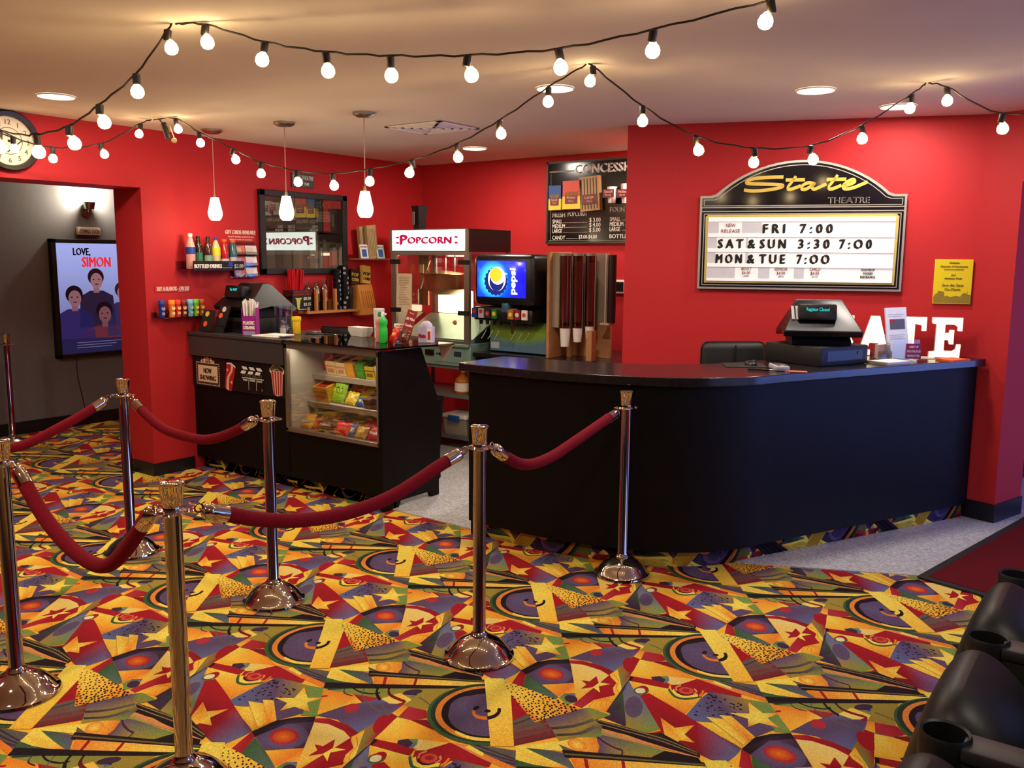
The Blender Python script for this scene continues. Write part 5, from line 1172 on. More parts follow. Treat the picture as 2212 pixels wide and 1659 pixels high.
b.text('FRESH',.07,.238,.062,yt,.135,al='L',bold=.01); b.text('POPCORN',.235,.243,.062,yt,.20,al='L',bold=.01)
for s,p,z in (('SMALL','$ 3.00',.182),('MEDIUM','$ 4.00',.139),('LARGE','$ 5.00',.095)):
    wd={'SMALL':.105,'MEDIUM':.135,'LARGE':.105}[s]; b.text(s,.07,z,.052,yt,wd,al='L'); b.text('.'*22,.19 if wd<.12 else .215,z+.004,.03,yt,.25 if wd<.12 else .225,al='L'); b.text(p,.58,z+.008,.052,yt,.115,al='R')
    b.text(s,.675,z+.01,.052,yt,wd,al='L'); b.text('.'*22,.80 if wd<.12 else .825,z+.016,.03,yt,.25,al='L')
b.text('CANDY',.07,.036,.052,yt,.14,al='L'); b.text('.'*14,.225,.042,.03,yt,.12,al='L'); b.text('$3.00-$4.00',.355,.042,.048,yt,.19,al='L')
b.text('FOUNTAIN DRINKS',.675,.272,.062,yt,.48,al='L',bold=.01); b.text('BOTTLED DRINKS',.675,.044,.05,yt,.40,al='L')
b.obj('menu_lettering',None,t)
def sample(x0,x1,z0,z1,top,bot,txt,oz,lab,stripes=False,ry=0):
    b=MB(); M=Matrix.Translation(((x0+x1)/2,-.05,z0))@Matrix.Rotation(math.radians(ry),4,'Y'); w=(x1-x0)/2; h=z1-z0
    b.m(C(*bot,.5)).box(-w,w,-.02,.03,0,h*.45,M); b.m(C(*top,.5)).box(-w*.98,w*.98,-.02,.03,h*.45,h,M)
    if stripes:
        for k in range(6): b.m(C(70,52,34,.6)).box(-w*.85+k*w*.31,-w*.75+k*w*.31,-.021,-.02,h*.05,h*.95,M)
    o=b.obj('popcorn_sample_bag',None,t,label=lab)
    b=MB(); b.m(C(112,40,36,.5)).box(-w*.68,w*.62,-.026,-.021,h*.20,h*.48,M); b.m(C(224,170,150,.5)).text(txt,0,h*.36,.034,-.027,w*.9,M=M); b.text(oz,0,h*.25,.024,-.027,w*.55,M=M); b.obj('size_tag',None,o)
    if not stripes: b=MB(); b.m(C(150,110,20,.5)).text('POPCORN',0,h*.5,.04,-.022,w*1.3,M=M,bold=.03); b.obj('bag_lettering',None,o)
sample(.055,.19,.30,.52,(30,70,140),(224,196,60),'Small','54 oz','small blue and yellow popcorn bag')
sample(.205,.40,.305,.555,(206,64,36),(232,200,56),'Medium','130 oz','medium red and yellow popcorn bag')
sample(.40,.60,.285,.585,(176,140,92),(176,140,92),'Large','170 oz','large brown striped popcorn bag',True,-4)
for x,r,z0,h,s in ((.72,.045,.345,.135,'Small'),(.86,.05,.34,.16,'Medium'),(1.02,.055,.33,.19,'Large')):
    b=MB(); b.lathe([(0,0),(r*.72,0),(r,h),(r,h+.004),(0,h+.004)],x=x,y=-.07,z=z0,seg=18); o=b.obj('cup_sample',WHITE,t,label='white sample drink cup'); b=MB(); b.m(C(112,40,44,.5)).box(x-.06,x+.05,-.13,-.126,z0+.045,z0+.115); b.m(C(224,170,160,.5)).text(s,x-.005,z0+.085,.03,-.131,.08); b.text('16 oz',x-.005,z0+.06,.022,-.131,.05); b.obj('size_tag',None,o)
t=thing('wall_controller','small white framed wall controller with dark screen on the back wall','controller',(-3.84,Y2-.001,1.46))
b=MB(); b.rbox(-.065,.065,-.02,0,-.06,.06,.006); b.obj('case',C(214,204,196,.4),t); b=MB(); b.box(-.048,.048,-.022,-.019,-.042,.042); b.obj('screen',C(30,26,28,.2),t)
# ------------------------------------------------ things on the left red wall (local x runs to the right along the wall)
def w1(y,z,off=.001): return (X1+off,y,z)
t=thing('wall_clock','large round wall clock with black rim above the hall opening','clock',w1(2.845,2.436),90)
R90=Matrix.Rotation(math.pi/2,4,'X')
b=MB(); b.lathe([(.155,0),(.198,0),(.2,.02),(.185,.045),(.16,.042),(.155,.02)],seg=48,M=R90); b.obj('rim',C(26,22,22,.35),t)
b=MB(); b.lathe([(0,.012),(.158,.012),(.158,.0)],seg=40,M=R90); fc_=b.obj('dial',C(240,224,196,.6),t)
b=MB(); b.m(C(90,80,70,.6))
for h in range(1,13):
    a=math.pi/2-h*math.pi/6; b.text(str(h),.122*math.cos(a),.122*math.sin(a)-.016,.045,-.0135)
b.lathe([(.083,.0125),(.085,.0135),(.087,.0125)],seg=36,M=R90); b.obj('numerals',None,fc_)
b=MB(); b.cbox((.0,-.016,.03),(.008,.002,.1),0,0,math.radians(-75)); b.cbox((.035,-.018,-.03),(.006,.002,.13),0,0,math.radians(50)); b.cyl((0,-.012,0),(0,-.02,0),.008); b.obj('hands',BPL,t)
t=thing('name_plaque','small dark plaque with white lettering above the framed photograph','plaque',w1(5.315,2.363),90)
b=MB(); b.box(-.125,.125,-.012,0,-.06,.06); b.obj('plate',C(52,58,60,.4),t); b=MB(); b.m(WINK).text('STATE THEATRE',0,.008,.05,-.0125,.23); b.text('EST. 1948',0,-.042,.042,-.0125,.13); b.obj('plaque_lettering',None,t)
# framed photograph
t=thing('framed_photograph','large black framed old photograph of a theatre crowd behind glossy glass','photograph',w1(5.318,1.905),90)
b=MB()
for (x0,x1,z0,z1) in ((-.495,-.44,-.355,.355),(.44,.495,-.355,.355),(-.495,.495,.305,.355),(-.495,.495,-.355,-.305)): b.box(x0,x1,-.035,0,z0,z1)
b.obj('black_moulding',BPLM,t,bev=.004)
b=MB(); b.m(mat('sepia_print',(110,104,92),.6,noise=.35,nscale=5)).box(-.45,.45,-.014,-.002,-.32,.32)
b.m(C(112,108,98,.6)).xz([(-.44,.30),(.05,.30),(.0,.12),(-.44,.05)],-.015,-.013); b.m(C(40,38,36,.6)).xz([(-.44,.05),(.44,.0),(.44,-.08),(-.44,-.02)],-.0155,-.013)
b.m(C(60,46,40,.6)).box(.12,.44,-.0155,-.013,.0,.30)
b.m(C(150,140,126,.6)).text('STATE',.22,.235,.07,-.016,.17); b.m(C(150,146,136,.6)).box(.135,.305,-.016,-.013,.11,.20); b.m(C(70,66,60,.6)).text('NOW SHOWING',.22,.175,.022,-.0165,.14); b.text('TODAY',.22,.148,.022,-.0165,.07); b.text('2 BIG HITS',.22,.12,.022,-.0165,.12)
for k in range(15):
    x=-.42+k*.06+random.uniform(-.015,.015); hgt=random.uniform(-.10,-.04); g=random.randint(130,200); c_=C(g,g-8,g-20,.6)
    b.m(c_).xz([(x-.032,-.305),(x+.034,-.305),(x+.03,hgt-.06),(x+.012,hgt-.03),(x-.012,hgt-.03),(x-.03,hgt-.06)],-.0155-.0002*(k%3),-.013); g=random.randint(50,140)
    b.m(C(g,g-10,g-20,.6)).lathe([(0,0),(.02,0),(.02,.001)],seg=10,M=Matrix.Translation((x,-.0158,hgt-.012))@R90)
b.obj('old_print',None,t)
b=MB(); b.box(-.445,.445,-.022,-.0205,-.31,.31); b.obj('glazing',pane('picture_glazing',(245,245,240),.2,.01),t)
# bottled drinks shelf
t=thing('bottle_shelf','clear wall shelf with a black BOTTLED DRINKS price strip','shelf',w1(4.31,1.60),90)
b=MB(); b.box(-.28,.235,-.16,0,-.006,0); b.box(-.28,.235,-.003,0,0,.06); b.obj('acrylic_ledge',ACRYL,t)
b=MB(); b.box(-.235,.235,-.165,-.16,-.012,.062); st=b.obj('price_strip',C(16,14,16,.35),t); b=MB(); b.m(WINK).text('BOTTLED DRINKS',-.225,.008,.044,-.1655,.245,al='L',bold=.03); b.text('.......',.03,.008,.03,-.1655,.085,al='L'); b.text('$3.00',.225,.008,.044,-.1655,.085,al='R',bold=.01); b.m(C(40,60,150,.4)).box(.085,.125,-.1655,-.165,.02,.058); b.obj('strip_lettering',None,st)
def bottle(label,y,h,r,body,cap,lab,lz0,lz1,off=.08,neck=.012,glass=False):
    t=thing('drink_bottle',label,'bottle',(X1+off,y,1.6005),90,'bottles on the wall shelf')
    b=MB(); b.lathe([(0,0),(r*.9,0),(r,.012),(r*.93,h*.25),(r,h*.42),(r,h*.62),(r*.78,h*.74),(neck*1.4,h*.86),(neck,h*.9),(neck,h*.94),(0,h*.94)],seg=20); b.obj('bottle_body',body,t)
    b=MB(); b.lathe([(0,h*.91),(neck*1.25,h*.91),(neck*1.3,h*.995),(neck*1.1,h),(0,h)],seg=16); b.obj('cap',C(*cap,.4),t)
    b=MB(); b.lathe([(r+.001,lz0*h),(r+.0012,lz1*h)],seg=20); b.obj('wrap_label',C(*lab,.4),t)
def liq(n,c): return mat(n,c,.12,noise=.1,spec=.6)
bottle('clear water bottle with blue label and white cap, leftmost on the wall shelf',4.10,.272,.036,liq('water_pet',(206,150,140)),(240,238,232),(30,60,140),.42,.62,.10,.014)
bottle('tall dark tea bottle with green label, second on the wall shelf',4.19,.255,.032,liq('dark_tea',(38,24,18)),(24,16,14),(50,110,80),.12,.50,.07)
bottle('dark tea bottle with red topped label, third on the wall shelf',4.265,.252,.032,liq('brown_tea',(60,32,22)),(30,18,16),(120,150,130),.12,.42,.09)
bottle('pale lemonade bottle with yellow label and blue cap on the wall shelf',4.345,.248,.034,liq('lemonade',(206,190,140)),(50,60,160),(230,206,50),.42,.68,.08)
bottle('red sports drink bottle with orange cap on the wall shelf',4.425,.235,.033,liq('red_drink',(170,26,30)),(232,90,36),(196,190,180),.10,.34,.08,.017)
bottle('teal sports drink bottle with orange cap, rightmost on the wall shelf',4.505,.232,.033,liq('teal_drink',(44,96,110)),(232,90,36),(186,184,176),.08,.40,.08,.017)
# gift cards
t=thing('gift_card_rack','clear three tier gift card rack on the red wall','rack',w1(4.655,1.53),90)
b=MB(); b.box(-.12,.125,-.004,0,0,.29)
for z in (.0,.09,.18): b.box(-.12,.125,-.05,-.046,z,z+.03); b.box(-.12,.125,-.05,0,z-.003,z)
b.obj('acrylic_tiers',ACRYL,t)
def cards(x0,x1,z,c1,c2,l):
    c=thing('gift_card_stack',l,'gift cards',(X1+.001,4.655+(x0+x1)/2,1.53+z+.0045),90,'gift card stacks in the wall rack'); w=(x1-x0)/2; M=Matrix.Translation((0,-.036,0))@Matrix.Rotation(math.radians(-14),4,'X')
    b=MB(); b.box(-w,w,-.008,.004,.0,.075,M); b.obj('card_block',C(*c1,.4),c); b=MB(); b.box(-w*.9,w*.3,-.0095,-.008,.012,.06,M); b.obj('printed_face',C(*c2,.4),c)
cards(-.11,.0,.18,(214,70,60),(220,180,120),'red and tan gift cards, top left in the rack'); cards(.01,.12,.18,(214,206,196),(196,186,176),'white gift card envelopes, top right in the rack')
cards(-.11,.0,.09,(190,40,60),(190,150,200),'red and lilac gift cards, middle left in the rack'); cards(.01,.12,.09,(230,224,220),(206,196,206),'white gift card envelopes, middle right in the rack')
cards(-.11,.0,.0,(186,44,60),(170,120,180),'red and lilac gift cards, bottom left in the rack'); cards(.01,.12,.0,(220,214,214),(200,190,206),'white gift card envelopes, bottom right in the rack')
LETP=mat('cream_vinyl_letters',(250,214,196),.5,noise=.02)
t=thing('gift_card_lettering','white GIFT CARDS AVAILABLE vinyl lettering on the red wall','lettering',w1(4.645,1.86),90); b=MB(); b.m(LETP).text('GIFT CARDS AVAILABLE',0,.022,.045,-.001,.30,shear=.15,bold=.03); b.text('Great for birthdays, anniversaries and',0,-.005,.018,-.001,.25); b.text('holidays for movies and concessions',0,-.028,.018,-.001,.225); b.obj('vinyl_letters',None,t)
t=thing('flavor_lettering','white TRY A FLAVOR strip on the red wall above the shaker shelf','lettering',w1(3.995,1.445),90); b=MB(); b.m(RED).box(-.155,.155,-.004,0,-.022,.03); b.m(LETP).text('TRY A FLAVOR - ON US!',0,-.012,.045,-.005,.28,shear=.15,bold=.03); b.box(.045,.135,-.0055,-.004,-.019,-.016); b.obj('vinyl_letters',None,t)
t=thing('shaker_shelf','thin clear wall shelf holding popcorn seasoning shakers','shelf',w1(4.035,1.232),90); b=MB(); b.box(-.235,.24,-.1,0,-.006,0); b.box(-.235,.24,-.003,0,0,.04); b.obj('acrylic_ledge',pane('shelf_acrylic',(244,224,216),.2),t)
for y,c1,c2,l in ((3.86,(26,50,130),(150,160,200),'dark blue seasoning shaker, leftmost on the small shelf'),(3.945,(232,130,30),(244,214,160),'orange seasoning shaker on the small shelf'),(3.995,(206,50,36),(240,190,120),'red seasoning shaker on the small shelf'),(4.045,(120,30,26),(226,190,130),'dark red seasoning shaker on the small shelf'),(4.105,(110,176,206),(170,200,220),'pale blue seasoning shaker on the small shelf'),(4.155,(100,176,40),(230,200,90),'green seasoning shaker on the small shelf'),(4.205,(150,70,24),(230,180,100),'brown seasoning shaker, rightmost on the small shelf')):
    s=thing('seasoning_shaker',l,'shaker',(X1+.055,y,1.2325),90,'seasoning shakers on the small wall shelf')
    b=MB(); b.lathe([(0,0),(.021,0),(.023,.008),(.019,.03),(.022,.06),(.024,.10),(0,.10)],seg=18); b.obj('shaker_body',C(*c1,.35),s); b=MB(); b.lathe([(0,.10),(.025,.10),(.0255,.128),(.022,.132),(0,.132)],seg=18); b.obj('lid',C(*[min(255,int(v*1.1)+6) for v in c1],.4),s)
    b=MB(); b.lathe([(0,0),(.016,0),(.016,.002)],seg=12,M=Matrix.Translation((0,-.0225,.07))@R90); b.box(-.012,.012,-.0235,-.021,.02,.04); b.obj('front_label',C(*c2,.4),s)
# wooden rack with cup and lid stacks
t=thing('wooden_rack','wooden wall rack with dividers for lids and cups','rack',w1(5.53,1.2),90)
b=MB(); b.box(-.30,.305,-.13,0,0,.022); b.box(-.30,.305,-.015,0,.022,.12)
for x in (-.305,-.205,-.105,.02): b.box(x+.006,x+.026,-.13,-.10,.022,.215 if x>-.3 else .06)
b.obj('wood_frame',WOOD,t)
for x,l,z0,h,r in ((-.258,'stack of dark cup lids in the left bay of the wooden rack',.022,.19,.036),(-.158,'stack of dark lids in a plastic sleeve in the middle bay of the rack',.022,.20,.036),(-.0605,'dark lid stack with crumpled clear sleeve in the right bay of the rack',.022,.21,.036)):
    s=thing('lid_stack',l,'lids',(X1+.058,5.53+x+.018,1.2+z0+.0005),90,'lid stacks in the wooden rack'); b=MB(); pr=[(0,0)]
    for k in range(20): pr+=[(r,h*k/20),(r*.95,h*(k+.5)/20)]
    b.lathe(pr+[(0,h)],seg=18); b.obj('lids',C(30,32,30,.4),s)
    b=MB(); b.lathe([(r+.001,h*.4),(r+.003,h),(.02,h+.03),(.03,h+.06)],seg=10,smooth=True); b.obj('plastic_sleeve',pane('sleeve_film',(214,210,200),.3),s)
for x,h,l,r in ((.097,.37,'tall stack of black printed cups right of the dividers, left of two',.036),(.187,.405,'tallest stack of black and grey printed cups on the wooden rack',.042)):
    s=thing('cup_stack',l,'cups',(X1+.075,5.53+x,1.2225),90,'printed cup stacks on the wooden rack'); b=MB(); pr=[(0,0)]
    for k in range(9): pr+=[(r*.86,h*k/9+.001),(r,h*(k+.8)/9),(r*1.04,h*(k+.85)/9),(r*1.04,h*(k+.95)/9)]
    b.lathe(pr+[(0,h)],seg=18)
    b.obj('cups',C(22,20,26,.35),s)
    b=MB()
    for k in range(9): a=random.uniform(-2.4,-.8); z=h*(k+.4)/9; b.box(r*.98,r*1.02,-.012,.012,z-.012,z+.01,Matrix.Rotation(a,4,'Z'))
    b.obj('printed_squares',C(140,156,160,.4),s)
s=thing('cup_stack','short stack of plain black cups at the right end of the wooden rack','cups',(X1+.06,5.53+.268,1.2225),90,'printed cup stacks on the wooden rack'); b=MB(); b.lathe([(0,0),(.026,0),(.032,.12),(.034,.125),(.03,.16),(.032,.2),(0,.2)],seg=16); b.obj('cups',C(26,22,24,.4),s)
t=thing('straw_holder','bundle of red straws in a dark holder on the left wall','straws',w1(5.155,1.37),90)
b=MB(); b.box(-.09,.07,-.105,0,-.01,.04); b.obj('holder_box',C(60,16,18,.5),t)
b=MB()
for k in range(46):
    x=random.uniform(-.08,.06); y=random.uniform(-.09,-.05); b.tube([(x*.9,y,-.0),(x*1.2+random.uniform(-.01,.01),y-.01,.22+random.uniform(-.015,.01))],.0048,6)
b.obj('red_straws',C(206,20,30,.35),t)
t=thing('combo_sign','small black price sign with red heading and yellow popcorn print','sign',w1(5.175,1.325,.115),90)
b=MB(); b.box(-.105,.105,-.004,0,-.095,.09); b.obj('panel',C(20,20,20,.4),t); b=MB(); b.m(C(190,40,50,.5)).text('LARGE POPCORN &',0,.066,.022,-.0045,.17); b.text('LARGE DRINK COMBO',0,.042,.022,-.0045,.19); b.m(WINK).text('$8.50',.06,.0,.035,-.0045,.08,bold=.02); b.text('$3.25',.06,-.05,.035,-.0045,.08,bold=.02); b.text('Upgrade any size',.02,-.085,.014,-.0045,.12); b.m(C(200,190,90,.5)).xz([(-.075,.02),(.005,.02),(-.015,-.0),(-.03,-.08),(-.05,-.08),(-.06,.0)],-.0048,-.004); b.obj('sign_print',None,t)
# slanted popcorn bag holder
t=thing('bag_chute','slanted orange tan popcorn bag holder on the left wall','bag holder',w1(5.95,1.165),90)
b=MB(); b.yz([(-.17,.0),(-.02,.0),(-.012,.28),(-.10,.28)],-.085,.10); b.obj('cardboard_bags',C(226,150,70,.6,noise=.12),t)
b=MB(); b.box(-.095,.11,-.14,0,-.012,0); b.obj('bracket',C(190,60,50,.5),t)
b=MB()
for k in range(6): b.cbox((-.06+.028*k,-.1415,.14),(.004,.003,.17),0,math.radians(-14))
b.obj('printed_stripes',C(186,110,40,.6),t)
for k,(x,l) in enumerate(((-.064,'black and gold popcorn bag, left of two above the slanted holder'),(.066,'gold and black popcorn bag, right of two above the slanted holder'))):
    s=thing('popcorn_bag',l,'popcorn bag',w1(5.92+x,1.4465+.003*k),90,'popcorn bags above the slanted holder'); M=Matrix.Translation((0,-.06,0))@Matrix.Rotation(math.radians(-8),4,'X')@Matrix.Rotation(math.radians(8),4,'Y')
    b=MB(); b.box(-.05,.05,-.02-.02*k,.02-.02*k,0,.14+.03*k,M); b.obj('bag_body',C(*((40,32,26) if k==0 else (226,186,90)),.4),s); b=MB(); b.m(C(*((230,190,100) if k==0 else (40,30,20)),.4)).text('POP',0,.075,.045,-.021-.02*k,.085,M=M,bold=.03); b.text('CORN',0,.03,.04,-.021-.02*k,.085,M=M,bold=.03); b.obj('bag_lettering',None,s)
t=thing('upper_shelf','thin upper wall shelf with popcorn bags near the popcorn machine','shelf',w1(6.0,1.69),90); b=MB(); b.box(-.15,.30,-.2,0,-.012,0); b.obj('ledge',C(180,140,130,.4),t)
for k,(x,h,dx,l) in enumerate(((-.01,.30,-.02,'tall brown paper popcorn bag at the back of the upper shelf'),(.035,.31,-.07,'tall striped brown paper popcorn bag leaning in front on the upper shelf'))):
    s=thing('paper_bag',l,'paper bag',w1(6.0+x,1.6905),90,'brown paper popcorn bags on the upper shelf'); M=Matrix.Translation((0,-.06+dx,0))@Matrix.Rotation(math.radians(-6),4,'Y'); b=MB(); b.box(-.06,.06,-.02,.02,0,h,M); b.obj('bag_body',C(176,150,106,.7,noise=.12),s); b=MB()
    for q in range(6): b.box(-.05+.02*q,-.044+.02*q,-.021,-.02,.02,h-.03,M)
    b.obj('printed_stripes',C(130,104,66,.7),s)
for y,l,c,tx in ((5.905,'white, red and blue popcorn leaflet at the left end of the upper shelf',(226,222,220),'POPCORN'),(6.12,'pale green leaflet in a clear holder on the upper shelf',(176,206,186),'ASK US')):
    s=thing('shelf_leaflet',l,'leaflet',w1(y,1.6905),90,'leaflets on the upper shelf'); b=MB(); M=Matrix.Translation((0,-.165,0))@Matrix.Rotation(math.radians(-10),4,'X'); b.box(-.05,.05,0,.006,0,.13,M); b.obj('card',C(*c,.5),s); b=MB(); b.m(C(176,40,56,.5)).text(tx,0,.1,.022,-.001,.08,M=M); b.m(C(50,90,160,.5)).box(-.03,.03,-.001,0,.015,.085,M); b.obj('print',None,s)
# ------------------------------------------------ dim hall
t=thing('poster_screen','tall lit movie poster screen in a black frame in the dim hall','screen',(-8.649,4.69,1.285),90)
b=MB()
for (x0,x1,z0,z1) in ((-.40,-.355,-.59,.57),(.42,.465,-.59,.57),(-.40,.465,.53,.57),(-.40,.465,-.59,-.55)): b.box(x0,x1,-.07,0,z0,z1)
b.obj('black_bezel',BPLM,t,bev=.004)
EM=lambda n,c,e=1.0: mat(n,c,.4,emit=e,noise=.03,nscale=6)
PO=bpy.data.materials.new('poster_backlight'); PO.use_nodes=True; nt=PO.node_tree; bs=nt.nodes['Principled BSDF']; tcn=nt.nodes.new('ShaderNodeTexCoord'); sx=nt.nodes.new('ShaderNodeSeparateXYZ'); nz=nt.nodes.new('ShaderNodeTexNoise'); nz.inputs['Scale'].default_value=4; ad=nt.nodes.new('ShaderNodeMath'); ad.operation='MULTIPLY_ADD'; ad.inputs[1].default_value=.12
nt.links.new(tcn.outputs['Object'],nz.inputs['Vector']); nt.links.new(tcn.outputs['Object'],sx.inputs[0]); nt.links.new(nz.outputs['Fac'],ad.inputs[0]); nt.links.new(sx.outputs['Z'],ad.inputs[2]); cr_=nt.nodes.new('ShaderNodeValToRGB'); mr=nt.nodes.new('ShaderNodeMapRange'); mr.inputs['From Min'].default_value=-.55; mr.inputs['From Max'].default_value=.6; nt.links.new(ad.outputs[0],mr.inputs[0]); nt.links.new(mr.outputs[0],cr_.inputs[0])
cr_.color_ramp.elements[0].color=lin((56,60,110))+(1,); cr_.color_ramp.elements[1].color=lin((176,184,250))+(1,); nt.links.new(cr_.outputs[0],bs.inputs['Emission Color']); bs.inputs['Emission Strength'].default_value=.95; bs.inputs['Base Color'].default_value=(.02,.02,.03,1)
b=MB(); b.box(-.36,.425,-.055,-.02,-.555,.535); ps=b.obj('lit_panel',PO,t)
b=MB(); y=-.0555
def fig(cx,cz,hr,skin,hair,shirt,wd,base):
    b.m(EM('poster_cloth',shirt,.55)).face([(cx-wd,y,base),(cx+wd,y,base),(cx+wd*.9,y,cz-hr*1.9),(cx+wd*.35,y,cz-hr*1.25),(cx-wd*.35,y,cz-hr*1.25),(cx-wd*.9,y,cz-hr*1.9)])
    b.m(EM('poster_skin',skin,.6)).face([(cx-hr*.35,y-.0004,cz-hr*1.5),(cx+hr*.35,y-.0004,cz-hr*1.5),(cx+hr*.35,y-.0004,cz),(cx-hr*.35,y-.0004,cz)])
    b.m(EM('poster_hair',hair,.4)); disc(b,cx,cz+hr*.35,hr*.98,hr*1.0,y-.0006); b.m(EM('poster_skin2',skin,.75)); disc(b,cx+hr*.05,cz-.1*hr,hr*.72,hr*.92,y-.001)
    b.m(EM('poster_ink',(40,26,40),.3)); 
    for sx_ in (-.3,.35): disc(b,cx+hr*sx_,cz+hr*.05,hr*.13,hr*.07,y-.0013,10)
    disc(b,cx+hr*.05,cz-hr*.5,hr*.24,hr*.06,y-.0013,10)
fig(.03,.17,.085,(150,110,120),(40,26,34),(44,36,66),.19,-.3); fig(-.20,.0,.088,(140,98,112),(26,18,30),(52,44,110),.2,-.45); fig(.30,.04,.08,(150,108,116),(70,36,40),(60,50,100),.18,-.4); fig(.10,-.17,.09,(120,78,88),(30,20,30),(112,50,66),.24,-.45)
b.m(EM('poster_foot',(40,40,90),.5)).face([(-.355,y-.0016,-.55),(.42,y-.0016,-.55),(.42,y-.0016,-.42),(-.355,y-.0016,-.40)])
b.obj('poster_figures',None,ps,fixn=False)
b=MB(); b.m(EM('poster_black_title',(20,20,36),.1)).text('LOVE,',-.10,.415,.10,y-.001,.17,bold=.02); b.obj('poster_title',None,ps); b=MB(); b.m(EM('poster_red_title',(216,40,60),.9)).text('SIMON',.045,.30,.14,y-.001,.29,bold=.02); b.obj('poster_title',None,ps); b=MB(); b.m(EM('poster_credit',(120,120,170),.5))
for k in range(3): b.box(-.2,.26-.05*k,y-.002,y-.0015,-.45-.025*k,-.443-.025*k)
b.obj('poster_credits',None,ps)
t=thing('coming_soon_sign','small silver COMING SOON sign under the hall wall light','sign',(-8.649,4.69,1.935),90); b=MB(); b.rbox(-.118,.118,-.045,0,-.04,.04,.012); b.obj('cylinder_plate',C(232,228,218,.45),t); b=MB(); b.m(INK).text('COMING SOON',0,-.022,.055,-.0465,.2); b.obj('sign_lettering',None,t)
t=thing('wall_sconce','glowing wall light above the poster in the hall','wall light',(-8.649,4.69,2.12),90)
b=MB(); b.cyl((0,0,0),(0,-.02,0),.05); b.tube([(0,-.02,0),(0,-.05,-.01),(0,-.065,.03)],.01,8); b.lathe([(.0,.03),(.045,.03),(.06,.1),(.052,.1),(.03,.04)],y=-.065,seg=20); b.obj('bracket_cup',STEEL,t); b=MB(); b.ball((0,-.065,.09),.04,14,10); b.obj('lamp_bulb',mat('lit_sconce_bulb',(255,244,220),.4,emit=22,ecol=(255,226,180)),t)
l_=bpy.data.lights.new('sconce_glow','POINT'); l_.energy=48; l_.color=(1,.84,.62); l_.shadow_soft_size=.05; o=bpy.data.objects.new('sconce_glow',l_); o.location=(-8.56,4.69,2.30); COL.objects.link(o)
t=thing('power_cord','thin dark cord hanging from the poster screen down the grey wall','cord',(-8.645,4.50,0)); b=MB(); b.tube(cr([(0,0,.70),(.004,.0,.5),(.004,.04,.25),(.004,.06,.08)],6),.004,6); tag(t); b.obj('cord_line',C(40,36,34,.5),t)
# ------------------------------------------------ registers
def register(label,loc,rz,head,cover):
    t=thing('cash_register',label,'register',loc,rz,'black touch screen cash registers')
    b=MB(); b.rbox(-.215,.215,-.21,.22,0,.115,.008); b.obj('cash_drawer',BPLM,t); b=MB(); b.box(-.16,.16,-.2125,-.2095,.03,.09); b.cyl((.12,-.21,.07),(.12,-.216,.07),.012); b.obj('drawer_front',BPL,t)
    M=Matrix.Translation((0,0,0))@Matrix.Rotation(math.radians(head),4,'Z')
    def yzM(b,poly,x0,x1):
        k=len(b.bm.verts); b.yz(poly,x0,x1); b.bm.verts.ensure_lookup_table()
        for v in b.bm.verts[k:]: v.co=M@v.co
    b=MB(); yzM(b,[(-.15,.117),(.15,.117),(.17,.14),(.12,.19),(-.06,.2),(-.17,.14)],-.17,.17); b.obj('stand_base',BPLM,t)
    # folded screen unit: customer side slopes forward, operator screen slopes back
    b=MB(); n=[(-.22,.205),(-.205,.17),(0,.20),(.22,.15),(.25,.18),(.07,.37),(.04,.385),(-.02,.38)]
    A=[b.bm.verts.new(M@Vector((-.225,y,z))) for y,z in n]; A2=[b.bm.verts.new(M@Vector((.225,y,z))) for y,z in n]
    for v in (A,A2): b.bm.faces.new(v)
    for i in range(len(n)): b.bm.faces.new([A[i],A[(i+1)%len(n)],A2[(i+1)%len(n)],A2[i]])
    for L in (A,A2):
        for i,(y,z) in enumerate(n):
            if z>.3: c=M.inverted()@L[i].co; c.x*=.6; L[i].co=M@c
    b.obj('screen_unit',BPL,t,bev=.006)
    b=MB(); S2=M@Matrix.Translation((0,.162,.278))@Matrix.Rotation(math.radians(43.5),4,'X'); b.box(-.13,.13,-.001,.004,-.10,.10,S2); b.obj('touch_screen',C(10,10,14,.1),t)
    D=M@Matrix.Translation((-.03,-.15,.318))@Matrix.Rotation(math.radians(-14),4,'X'); b=MB(); b.rbox(-.11,.11,-.02,.06,-.055,.045,.012,2,D); cdp=b.obj('customer_display',BPL,t)
    b=MB(); b.m(mat('teal_readout',(30,170,170),.4,emit=1.1,ecol=(30,190,190))).text('Register Closed'if cover else 'Tu 9:07',.0,.0,.03,-.021,.13 if cover else .09,M=D); b.obj('display_readout',None,cdp)
    b=MB()
    for x in (-.195,-.17): b.box(x,x+.016,-.008,.0,-.05,.06,M@Matrix.Translation((.02,-.115,.30))@Matrix.Rotation(math.radians(-47),4,'X'))
    b.obj('grey_label',C(150,148,150,.5),t)
    return t
register('black cash register on the service counter beside the straws box',(-5.80,4.475,1.1105),0,0,False)
register('black cash register with teal readout on the curved bar counter',(-1.665,5.50,1.0805),67.5,-42,True)
